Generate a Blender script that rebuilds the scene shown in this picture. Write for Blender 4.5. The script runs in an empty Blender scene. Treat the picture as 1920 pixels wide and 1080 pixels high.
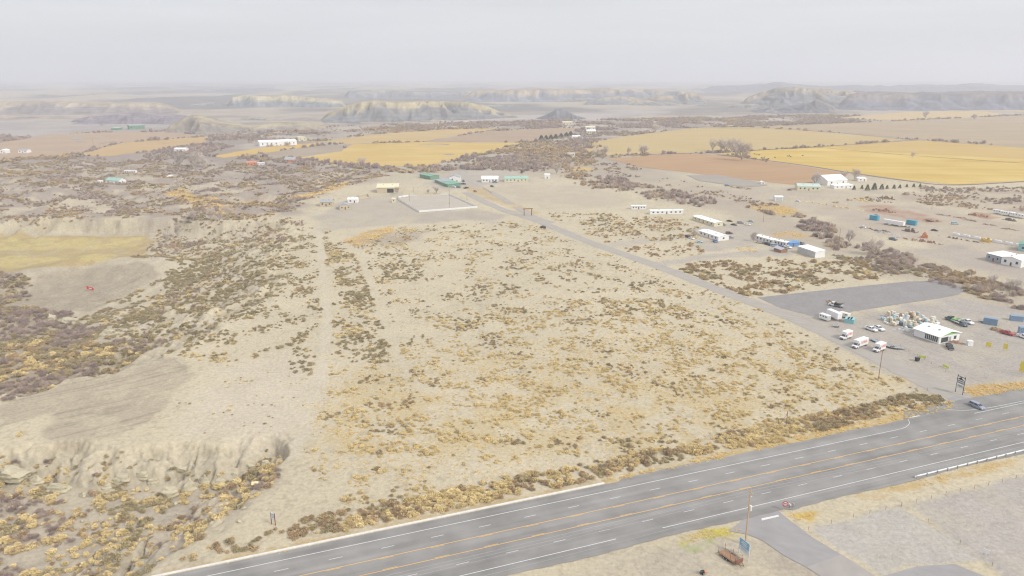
import bpy, math, random
import numpy as np
from mathutils import Vector
R = math.radians
rnd = random.Random(7)
rng = np.random.default_rng(11)
scene = bpy.context.scene
col = scene.collection

# ------------------------------------------------------------------ camera
CAM_H, FPX, PITCH = 108.0, 1371.0, R(16.1)      # drone height, focal length in px of a 1920 wide frame
cam_d = bpy.data.cameras.new('camera')
cam_d.sensor_width = 36.0
cam_d.lens = FPX / 1920 * 36.0
cam_d.clip_start = 1.0
cam_d.clip_end = 60000.0
cam = bpy.data.objects.new('camera', cam_d)
col.objects.link(cam)
cam.location = (0, 0, CAM_H)
cam.rotation_euler = (R(90) - PITCH, 0, 0)
scene.camera = cam

# ------------------------------------------------------------------ sky, sun, exposure
SUN_AZ, SUN_EL = R(125), R(38)                   # compass azimuth (from +Y, clockwise), elevation
world = bpy.data.worlds.new('World')
scene.world = world
world.use_nodes = True
wn = world.node_tree
wn.nodes.clear()
def N(nt, t, **kw):
    n = nt.nodes.new(t)
    for k, v in kw.items():
        setattr(n, k, v)
    return n
w_out = N(wn, 'ShaderNodeOutputWorld')
w_bg = N(wn, 'ShaderNodeBackground')
w_sky = N(wn, 'ShaderNodeTexSky', sky_type='NISHITA', sun_disc=False)
w_sky.sun_elevation = SUN_EL
w_sky.sun_rotation = SUN_AZ
w_geo = N(wn, 'ShaderNodeTexCoord')
w_sep = N(wn, 'ShaderNodeSeparateXYZ')
wn.links.new(w_geo.outputs['Generated'], w_sep.inputs[0])
# standard overcast sky: luminance grows with the sine of the elevation
w_cl = N(wn, 'ShaderNodeMapRange')
w_cl.inputs['From Min'].default_value = 0.0
w_cl.inputs['From Max'].default_value = 1.0
w_cl.inputs['To Min'].default_value = 3.2
w_cl.inputs['To Max'].default_value = 6.6
wn.links.new(w_sep.outputs['Z'], w_cl.inputs['Value'])
w_noi = N(wn, 'ShaderNodeTexNoise')
w_noi.inputs['Scale'].default_value = 2.2
w_noi.inputs['Detail'].default_value = 4
w_map = N(wn, 'ShaderNodeMapping')
w_map.inputs['Scale'].default_value = (1, 1, 16)
wn.links.new(w_geo.outputs['Generated'], w_map.inputs[0])
wn.links.new(w_map.outputs[0], w_noi.inputs['Vector'])
w_nr = N(wn, 'ShaderNodeMapRange')
w_nr.inputs['From Min'].default_value = 0.3
w_nr.inputs['From Max'].default_value = 0.7
w_nr.inputs['To Min'].default_value = 0.89
w_nr.inputs['To Max'].default_value = 1.08
wn.links.new(w_noi.outputs[0], w_nr.inputs['Value'])
w_mul = N(wn, 'ShaderNodeMath', operation='MULTIPLY')
wn.links.new(w_cl.outputs[0], w_mul.inputs[0])
wn.links.new(w_nr.outputs[0], w_mul.inputs[1])
w_tint = N(wn, 'ShaderNodeVectorMath', operation='SCALE')
w_n2 = N(wn, 'ShaderNodeTexNoise')
w_n2.inputs['Scale'].default_value = 1.3
wn.links.new(w_geo.outputs['Generated'], w_n2.inputs['Vector'])
w_hue = N(wn, 'ShaderNodeValToRGB')          # cloud deck drifts between lilac grey and pale green grey
w_hue.color_ramp.elements[0].position = .35
w_hue.color_ramp.elements[0].color = (1.0, .975, 1.045, 1)
w_hue.color_ramp.elements[1].position = .65
w_hue.color_ramp.elements[1].color = (.97, 1.0, 1.01, 1)
wn.links.new(w_n2.outputs[0], w_hue.inputs[0])
wn.links.new(w_hue.outputs[0], w_tint.inputs[0])
wn.links.new(w_mul.outputs[0], w_tint.inputs['Scale'])
w_mix = N(wn, 'ShaderNodeMix', data_type='RGBA')
w_mix.inputs['Factor'].default_value = 0.93
wn.links.new(w_sky.outputs[0], w_mix.inputs['A'])
wn.links.new(w_tint.outputs[0], w_mix.inputs['B'])
wn.links.new(w_mix.outputs['Result'], w_bg.inputs['Color'])
w_bg.inputs['Strength'].default_value = 0.1
wn.links.new(w_bg.outputs[0], w_out.inputs['Surface'])

sun_d = bpy.data.lights.new('sun', 'SUN')
sun_d.energy = 1.5
sun_d.angle = R(10)
sun_d.color = (1.0, 0.95, 0.87)
sun = bpy.data.objects.new('sun', sun_d)
col.objects.link(sun)
sd = Vector((math.sin(SUN_AZ) * math.cos(SUN_EL), math.cos(SUN_AZ) * math.cos(SUN_EL), math.sin(SUN_EL)))
sun.rotation_euler = sd.to_track_quat('Z', 'Y').to_euler()
sun.location = (200, -200, 400)

scene.view_settings.view_transform = 'Standard'
scene.view_settings.look = 'None'
scene.view_settings.gamma = 1.0
scene.view_settings.use_curve_mapping = False
scene.view_settings.exposure = 1.12
scene.render.engine = 'CYCLES'
scene.cycles.use_denoising = True
scene.cycles.filter_width = 1.2
scene.cycles.max_bounces = 6
scene.cycles.volume_bounces = 3
scene.cycles.transparent_max_bounces = 6

# ------------------------------------------------------------------ measuring helpers
CP, SP = math.cos(PITCH), math.sin(PITCH)
def U(x, y, z=0.0):
    """ground point (at height z) seen at photo pixel x, y"""
    u = (np.asarray(x, float) - 960) / FPX
    v = (np.asarray(y, float) - 540) / FPX
    t = (CAM_H - z) / np.maximum(SP + v * CP, 1e-4)
    return u * t, (CP - v * SP) * t
def top_z(Y, ytop):
    """height of a point over ground distance Y that shows at photo row ytop"""
    v = (ytop - 540) / FPX
    return CAM_H - Y * (SP + v * CP) / (CP - v * SP)
def project(X, Y, Z):
    k = CAM_H - Z
    dep = Y * CP + k * SP
    return 960 + FPX * X / dep, 540 + FPX * (k * CP - Y * SP) / dep, dep

def _hash(ix, iy, seed):
    h = (ix.astype(np.int64) * 374761393 + iy.astype(np.int64) * 668265263 + seed * 974634777) & 0x7fffffff
    h = ((h ^ (h >> 13)) * 1274126177) & 0x7fffffff
    return ((h ^ (h >> 16)) & 0xffff) / 65535.0
def vnoise(X, Y, s, seed=0):
    x = X / s; y = Y / s
    ix = np.floor(x); iy = np.floor(y)
    fx = x - ix; fy = y - iy
    fx = fx * fx * (3 - 2 * fx); fy = fy * fy * (3 - 2 * fy)
    a = _hash(ix, iy, seed); b = _hash(ix + 1, iy, seed)
    c = _hash(ix, iy + 1, seed); d = _hash(ix + 1, iy + 1, seed)
    return (a * (1 - fx) + b * fx) * (1 - fy) + (c * (1 - fx) + d * fx) * fy
def fbm(X, Y, s, oct=4, seed=0):
    t = 0; a = 0.5; n = 0
    for k in range(oct):
        t = t + a * vnoise(X + 17.3 * k, Y - 9.1 * k, s, seed + k); n += a
        a *= 0.5; s *= 0.5
    return t / n
def ridged(X, Y, s, oct=3, seed=0):
    t = 0; a = 0.5; n = 0
    for k in range(oct):
        t = t + a * (1 - np.abs(2 * vnoise(X + 31.7 * k, Y + 5.3 * k, s, seed + k) - 1)); n += a
        a *= 0.5; s *= 0.5
    return t / n
def sstep(x):
    x = np.clip(x, 0, 1)
    return x * x * (3 - 2 * x)
def seg_dist(X, Y, ax, ay, bx, by):
    dx, dy = bx - ax, by - ay
    t = np.clip(((X - ax) * dx + (Y - ay) * dy) / (dx * dx + dy * dy + 1e-9), 0, 1)
    return np.hypot(X - ax - t * dx, Y - ay - t * dy)
def inside(X, Y, P):
    r = np.zeros(X.shape, bool)
    n = len(P)
    for i in range(n):
        x0, y0 = P[i]; x1, y1 = P[(i + 1) % n]
        if y0 == y1: continue
        c = ((y0 > Y) != (y1 > Y)) & (X < (x1 - x0) * (Y - y0) / (y1 - y0) + x0)
        r ^= c
    return r
def sdist(X, Y, P):
    d = np.full(X.shape, 1e9)
    for i in range(len(P)):
        d = np.minimum(d, seg_dist(X, Y, *P[i], *P[(i + 1) % len(P)]))
    return np.where(inside(X, Y, P), d, -d)

# ------------------------------------------------------------------ height of the land
def poly0(pts, z=0.0):
    return [tuple(float(q) for q in U(x, y, z)) for x, y in pts]
GULLY1 = [(-380, 885, 12), (-60, 856, 13), (60, 834, 11), (150, 826, 13), (260, 834, 11), (340, 824, 13), (430, 828, 11), (520, 816, 9), (556, 826, 9), (545, 880, 22),
          (480, 950, 26), (400, 1015, 26), (330, 1052, 30), (200, 1120, 30), (-100, 1220, 30), (-500, 1230, 10)]
GULLY2 = [(-420, 850, 12), (0, 748, 12), (130, 715, 12), (250, 690, 14), (340, 660, 30), (430, 628, 70), (520, 560, 75), (565, 500, 75), (590, 440, 50),
          (560, 412, 25), (430, 414, 16), (300, 410, 14), (100, 408, 16), (60, 405, 45), (-200, 405, 60), (-600, 440, 20), (-800, 600, 20)]
BADL = [(-500, 425), (-500, 290), (100, 300), (300, 285), (560, 306), (700, 318), (735, 335), (640, 345), (560, 400), (430, 406), (290, 402)]
G1P = poly0([(a, b) for a, b, c in GULLY1]); G1W = [c for a, b, c in GULLY1]
G2P = poly0([(a, b) for a, b, c in GULLY2]); G2W = [c for a, b, c in GULLY2]
BDP = poly0(BADL)
RA = U(580, 470); RB = U(330, 570)
_rl = math.hypot(RB[0] - RA[0], RB[1] - RA[1]); RDX, RDY = (RB[0] - RA[0]) / _rl, (RB[1] - RA[1]) / _rl
MOUND = poly0([(40, 520), (170, 492), (300, 500)], -9)
def gully(X, Y, P, W, depth, z):
    ins = inside(X, Y, P)
    if not ins.any(): return np.zeros_like(X)
    f = np.zeros_like(X)
    x, y = X[ins], Y[ins]
    m = np.ones_like(x)
    for i in range(len(P)):
        m = np.minimum(m, seg_dist(x, y, *P[i], *P[(i + 1) % len(P)]) / W[i])
    f[ins] = sstep(m) if depth > 10 else .42 * sstep(m * 2.1) + .58 * sstep(m * 2.6 - 1.5)
    return f
def height(X, Y):
    X = np.asarray(X, float); Y = np.asarray(Y, float)
    if X.size < 64 and (X > 61).all() and (Y < 1840).all(): return np.zeros_like(X)     # the flat east side
    shp = X.shape
    X = X.ravel(); Y = Y.ravel()
    z = np.zeros_like(X)
    wx = X + 9 * (fbm(X, Y, 22, 3, 3) - .5) * np.clip((Y - 120) / 60, 0, 1)
    wy = Y + 9 * (fbm(X, Y, 22, 3, 9) - .5)
    k1 = 11 * (fbm(X, Y, 9, 4, 13) - .5); k2 = 13 * (fbm(X, Y, 9, 4, 14) - .5)
    f1 = gully(wx + k1, wy + k2, G1P, G1W, 8, z)
    z -= f1 * (7.5 + 2.0 * (fbm(X, Y, 14, 3, 21) - .5)) + (f1 > 0) * (4 * f1 * (1 - f1)) * 3.4 * (ridged(X, Y, 9, 3, 5) - .55)
    z -= (4 * f1 * (1 - f1)) * 1.8 * sstep((ridged(X, Y * .6, 5.5, 2, 19) - .84) / .1)
    z += (4 * f1 * (1 - f1)) * (2.6 * (ridged(X + 2 * fbm(X, Y, 4, 2, 16), Y * .5, 4.5, 3, 15) - .6) + 1.2 * (fbm(X, Y, 2.2, 2, 17) - .5))
    f2 = gully(wx, wy, G2P, G2W, 12, z)
    al = (X - RA[0]) * RDX + (Y - RA[1]) * RDY
    ac = -(X - RA[0]) * RDY + (Y - RA[1]) * RDX
    rg = .65 * ridged(ac + 3 * fbm(X, Y, 15, 2, 33), al * .2, 17, 2, 31) + .35 * ridged(X, Y, 8, 2, 35)
    slope = 4 * f2 * (1 - f2)
    z -= f2 * 11.0
    sl_m = sstep(f2 / .12) * (1 - .75 * sstep((f2 - .82) / .18))
    z += sl_m * (11.0 * (rg - .6) + 1.6 * (ridged(X, Y, 4.5, 2, 37) - .6)) + (f2 > .9) * 0.0
    # graded earth embankment by the low field
    md = np.minimum(seg_dist(X, Y, *MOUND[0], *MOUND[1]), seg_dist(X, Y, *MOUND[1], *MOUND[2]))
    z += 6.5 * sstep(1 - md / 34) * (f2 > 0)
    # hummocky badland on the left
    sd_ = sdist(X, Y, BDP) if ((Y > 380) & (Y < 1400) & (X < 50)).any() else np.full_like(X, -1)
    bm = sstep(sd_ / 50)
    z += bm * (13.0 * (ridged(X, Y * .8, 48, 4, 41) - .62) - 2.0)
    # far plain
    far = sstep((Y - 1850) / 900)
    z += far * (10 * (fbm(X, Y, 500, 4, 51) - .55))
    far2 = sstep((Y - 2500) / 1500)
    z += far2 * np.maximum(0, 60 * (ridged(X, Y * .8, 620, 4, 53) - .60))
    # tiny relief of the plateau (none near the road)
    flat = np.clip((Y - 230) / 60, 0, 1) * (Y < 1500) * (X < 60)
    z += flat * .35 * (fbm(X, Y, 30, 2, 61) - .5) * (f1 <= 0)
    return z.reshape(shp)
def hz(x, y):
    return float(height(np.array([x]), np.array([y]))[0])
def G(x, y):
    """ground point under photo pixel(s) x, y, on the real relief"""
    x = np.atleast_1d(np.asarray(x, float)); y = np.atleast_1d(np.asarray(y, float))
    z = np.zeros_like(x)
    for _ in range(10):
        X, Y = U(x, y, z)
        z = z * .45 + .55 * height(X, Y)
    X, Y = U(x, y, z)
    return X, Y, height(X, Y)
def G1(x, y):
    X, Y, Z = G(x, y)
    return Vector((float(X[0]), float(Y[0]), float(Z[0])))
def wpoly(pts):
    X, Y, Z = G([q[0] for q in pts], [q[1] for q in pts])
    return [(float(a), float(b)) for a, b in zip(X, Y)]

# ------------------------------------------------------------------ colour + material helpers
KALB = 0.62
def lin(c):
    c = c / 255.0
    return c / 12.92 if c <= .04045 else ((c + .055) / 1.055) ** 2.4
def C(r, g, b, k=KALB):
    return (lin(r) * k, lin(g) * k, lin(b) * k)
MATS = {}
def mat(name, c, rough=.85, noise=.12, scale=1.5, spec=.25, metal=0.0, bump=0.0, coord='Object', perobj=0.0):
    if name in MATS: return MATS[name]
    m = bpy.data.materials.new(name); m.use_nodes = True
    nt = m.node_tree; b = nt.nodes['Principled BSDF']
    b.inputs['Roughness'].default_value = rough
    b.inputs['Specular IOR Level'].default_value = spec
    b.inputs['Metallic'].default_value = metal
    tc = N(nt, 'ShaderNodeTexCoord')
    nz = N(nt, 'ShaderNodeTexNoise'); nz.inputs['Scale'].default_value = scale; nz.inputs['Detail'].default_value = 5
    nt.links.new(tc.outputs[coord], nz.inputs['Vector'])
    mr = N(nt, 'ShaderNodeMapRange')
    mr.inputs['From Min'].default_value = .25; mr.inputs['From Max'].default_value = .75
    mr.inputs['To Min'].default_value = 1 - noise; mr.inputs['To Max'].default_value = 1 + noise
    nt.links.new(nz.outputs[0], mr.inputs['Value'])
    sc = N(nt, 'ShaderNodeVectorMath', operation='SCALE'); sc.inputs[0].default_value = c
    fac = mr.outputs[0]
    if perobj:
        oi = N(nt, 'ShaderNodeObjectInfo')
        m2 = N(nt, 'ShaderNodeMapRange'); m2.inputs['To Min'].default_value = 1 - perobj; m2.inputs['To Max'].default_value = 1 + perobj
        nt.links.new(oi.outputs['Random'], m2.inputs['Value'])
        mm = N(nt, 'ShaderNodeMath', operation='MULTIPLY')
        nt.links.new(fac, mm.inputs[0]); nt.links.new(m2.outputs[0], mm.inputs[1]); fac = mm.outputs[0]
    nt.links.new(fac, sc.inputs['Scale'])
    nt.links.new(sc.outputs[0], b.inputs['Base Color'])
    if bump:
        bp = N(nt, 'ShaderNodeBump'); bp.inputs['Strength'].default_value = bump; bp.inputs['Distance'].default_value = .3
        nt.links.new(nz.outputs[0], bp.inputs['Height']); nt.links.new(bp.outputs[0], b.inputs['Normal'])
    MATS[name] = m
    return m
def mesh_obj(name, verts, faces, m, parent=None, smooth=False, loc=None):
    me = bpy.data.meshes.new(name)
    me.from_pydata([tuple(v) for v in verts], [], faces)
    me.update()
    if smooth:
        me.polygons.foreach_set('use_smooth', [True] * len(me.polygons))
    if m is not None: me.materials.append(m)
    o = bpy.data.objects.new(name, me); col.objects.link(o)
    if parent is not None: o.parent = parent
    if loc is not None: o.location = loc
    return o
def tag(o, label=None, cat=None, group=None, kind=None):
    if label: o['label'] = label
    if cat: o['category'] = cat
    if group: o['group'] = group
    if kind: o['kind'] = kind
    return o
def empty(name, loc, rz=0.0):
    o = bpy.data.objects.new(name, None); col.objects.link(o)
    o.location = loc; o.rotation_euler = (0, 0, rz); o.empty_display_size = .5
    return o
class MB:
    def __init__(s): s.v = []; s.f = []
    def add(s, vs, fs):
        b = len(s.v); s.v += [tuple(v) for v in vs]; s.f += [tuple(b + i for i in f) for f in fs]; return s
    def box(s, x0, x1, y0, y1, z0, z1, bev=0.0):
        if bev <= 0:
            v = [(x, y, z) for z in (z0, z1) for y in (y0, y1) for x in (x0, x1)]
            return s.add(v, [(0, 2, 3, 1), (4, 5, 7, 6), (0, 1, 5, 4), (2, 6, 7, 3), (0, 4, 6, 2), (1, 3, 7, 5)])
        b = bev
        def ring(z, i):
            return [(x0 + i + b, y0 + i, z), (x1 - i - b, y0 + i, z), (x1 - i, y0 + i + b, z), (x1 - i, y1 - i - b, z),
                    (x1 - i - b, y1 - i, z), (x0 + i + b, y1 - i, z), (x0 + i, y1 - i - b, z), (x0 + i, y0 + i + b, z)]
        return s.loft([ring(z0, b * .6), ring(z0 + b, 0), ring(z1 - b, 0), ring(z1, b * .6)])
    def loft(s, rings, cap=True):
        n = len(rings[0]); v = [p for r in rings for p in r]; f = []
        for k in range(len(rings) - 1):
            for i in range(n):
                j = (i + 1) % n
                f.append((k * n + i, k * n + j, (k + 1) * n + j, (k + 1) * n + i))
        if cap:
            f.append(tuple(range(n))[::-1]); f.append(tuple((len(rings) - 1) * n + i for i in range(n)))
        return s.add(v, f)
    def tube(s, a, b, r0, r1=None, n=8):
        r1 = r0 if r1 is None else r1
        a = Vector(a); b = Vector(b); d = (b - a).normalized()
        u = d.orthogonal().normalized(); w = d.cross(u)
        rs = [[tuple(p + (u * math.cos(2 * math.pi * i / n) + w * math.sin(2 * math.pi * i / n)) * r) for i in range(n)] for p, r in ((a, r0), (b, r1))]
        return s.loft(rs)
    def prism(s, prof, y0, y1, y0t=None, y1t=None):
        """side outline (x, z) extruded over y"""
        n = len(prof)
        v = [(x, y0, z) for x, z in prof] + [(x, y1, z) for x, z in prof]
        f = [(i, (i + 1) % n, n + (i + 1) % n, n + i) for i in range(n)] + [tuple(range(n))[::-1], tuple(range(n, 2 * n))]
        return s.add(v, f)
    def build(s, name, m, parent=None, smooth=False, loc=None):
        return mesh_obj(name, s.v, s.f, m, parent, smooth, loc)

# meshes evaluated once while the scene is still small
def text_mesh(txt, size):
    cu = bpy.data.curves.new('lettering', 'FONT'); cu.body = txt; cu.size = size; cu.align_x = 'CENTER'; cu.extrude = .012; cu.shear = .25; cu.offset = size * .025
    o = bpy.data.objects.new('lettering', cu); col.objects.link(o)
    bpy.context.view_layer.update()
    me = bpy.data.meshes.new_from_object(o.evaluated_get(bpy.context.evaluated_depsgraph_get()))
    bpy.data.objects.remove(o); me.materials.clear()
    return me
def cow_mesh():
    V = [(0, 0, .95), (.55, 0, 1.0), (-.6, 0, 1.0), (.85, 0, 1.15), (1.2, 0, 1.25), (1.5, 0, 1.05), (.5, .25, .6), (.5, .27, .02), (.5, -.25, .6), (.5, -.27, .02), (-.65, .25, .65), (-.72, .27, .02), (-.65, -.25, .65), (-.72, -.27, .02), (-.95, 0, .95), (-1.0, 0, .4)]
    E_ = [(0, 1), (0, 2), (1, 3), (3, 4), (4, 5), (1, 6), (6, 7), (1, 8), (8, 9), (2, 10), (10, 11), (2, 12), (12, 13), (2, 14), (14, 15)]
    Rr = [.4, .38, .36, .26, .18, .12, .14, .07, .14, .07, .16, .07, .16, .07, .1, .03]
    me = bpy.data.meshes.new('cow_cage'); me.from_pydata(V, E_, []); o = bpy.data.objects.new('cow_cage', me); col.objects.link(o)
    md = o.modifiers.new('skin', 'SKIN'); me.skin_vertices[0].data[0].use_root = True
    for i, r in enumerate(Rr): me.skin_vertices[0].data[i].radius = (r, r)
    o.modifiers.new('sub', 'SUBSURF').levels = 1
    bpy.context.view_layer.update()
    m2 = bpy.data.meshes.new_from_object(o.evaluated_get(bpy.context.evaluated_depsgraph_get()))
    bpy.data.objects.remove(o); m2.materials.clear(); m2.materials.append(mat('cow_hide', (.03, .025, .025), .8, .2, 2))
    return m2
LETTERS = text_mesh('U-HAUL', 1.15)
COW_MESH = cow_mesh()

# ------------------------------------------------------------------ the ground sheet
def make_terrain():
    az = np.concatenate([np.linspace(-72, -40, 60, endpoint=False), np.linspace(-40, 40, 800), np.linspace(40, 72, 61)[1:]])
    az = np.radians(az)
    # rows: nearly even in the picture, then growing towards the horizon
    dep = np.concatenate([np.linspace(66, 40, 50, endpoint=False), np.linspace(40, 2.6, 580, endpoint=False)])
    d = list(CAM_H / np.tan(np.radians(dep)))
    while d[-1] < 22000: d.append(d[-1] * 1.022)
    d = np.array(d)
    A, D = np.meshgrid(az, d)
    # rows are lines of equal forward distance inside the fan
    X = D * np.tan(np.clip(A, -R(72), R(72))); Y = D
    Z = height(X, Y)
    nr, nc = X.shape
    co = np.stack([X, Y, Z], -1).reshape(-1, 3)
    colr = paint(X.ravel(), Y.ravel(), Z.ravel())
    me = bpy.data.meshes.new('ground')
    nv = nr * nc
    me.vertices.add(nv); me.vertices.foreach_set('co', co.ravel().astype(np.float32))
    i = (np.arange(nr - 1)[:, None] * nc + np.arange(nc - 1)[None]).ravel()
    q = np.stack([i, i + 1, i + nc + 1, i + nc], 1)
    me.loops.add(q.size); me.loops.foreach_set('vertex_index', q.ravel().astype(np.int32))
    me.polygons.add(len(q)); me.polygons.foreach_set('loop_start', (np.arange(len(q)) * 4).astype(np.int32))
    me.polygons.foreach_set('loop_total', np.full(len(q), 4, np.int32))
    me.update(calc_edges=True)
    me.polygons.foreach_set('use_smooth', np.ones(len(q), bool))
    at = me.color_attributes.new('Col', 'FLOAT_COLOR', 'POINT')
    at.data.foreach_set('color', np.concatenate([colr, np.ones((nv, 1))], 1).ravel().astype(np.float32))
    o = bpy.data.objects.new('ground', me); col.objects.link(o)
    tag(o, kind='structure')
    me.materials.append(ground_material())
    return o
def ground_material():
    m = bpy.data.materials.new('soil'); m.use_nodes = True
    nt = m.node_tree; b = nt.nodes['Principled BSDF']
    b.inputs['Roughness'].default_value = .95; b.inputs['Specular IOR Level'].default_value = .1
    at = N(nt, 'ShaderNodeAttribute'); at.attribute_name = 'Col'
    tc = N(nt, 'ShaderNodeTexCoord')
    def nz(scale, detail, lo, hi):
        n = N(nt, 'ShaderNodeTexNoise'); n.inputs['Scale'].default_value = scale; n.inputs['Detail'].default_value = detail
        n.inputs['Roughness'].default_value = .65
        nt.links.new(tc.outputs['Object'], n.inputs['Vector'])
        r = N(nt, 'ShaderNodeMapRange'); r.inputs['From Min'].default_value = .3; r.inputs['From Max'].default_value = .7
        r.inputs['To Min'].default_value = lo; r.inputs['To Max'].default_value = hi
        nt.links.new(n.outputs[0], r.inputs['Value']); return n, r.outputs[0]
    n1, a = nz(.8, 7, .83, 1.13)
    n2, c = nz(.05, 5, .95, 1.05)
    mm = N(nt, 'ShaderNodeMath', operation='MULTIPLY'); nt.links.new(a, mm.inputs[0]); nt.links.new(c, mm.inputs[1])
    sc = N(nt, 'ShaderNodeVectorMath', operation='SCALE')
    nt.links.new(at.outputs['Color'], sc.inputs[0]); nt.links.new(mm.outputs[0], sc.inputs['Scale'])
    nt.links.new(sc.outputs[0], b.inputs['Base Color'])
    bp = N(nt, 'ShaderNodeBump'); bp.inputs['Strength'].default_value = .8; bp.inputs['Distance'].default_value = .4
    nt.links.new(n1.outputs[0], bp.inputs['Height']); nt.links.new(bp.outputs[0], b.inputs['Normal'])
    return m

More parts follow.
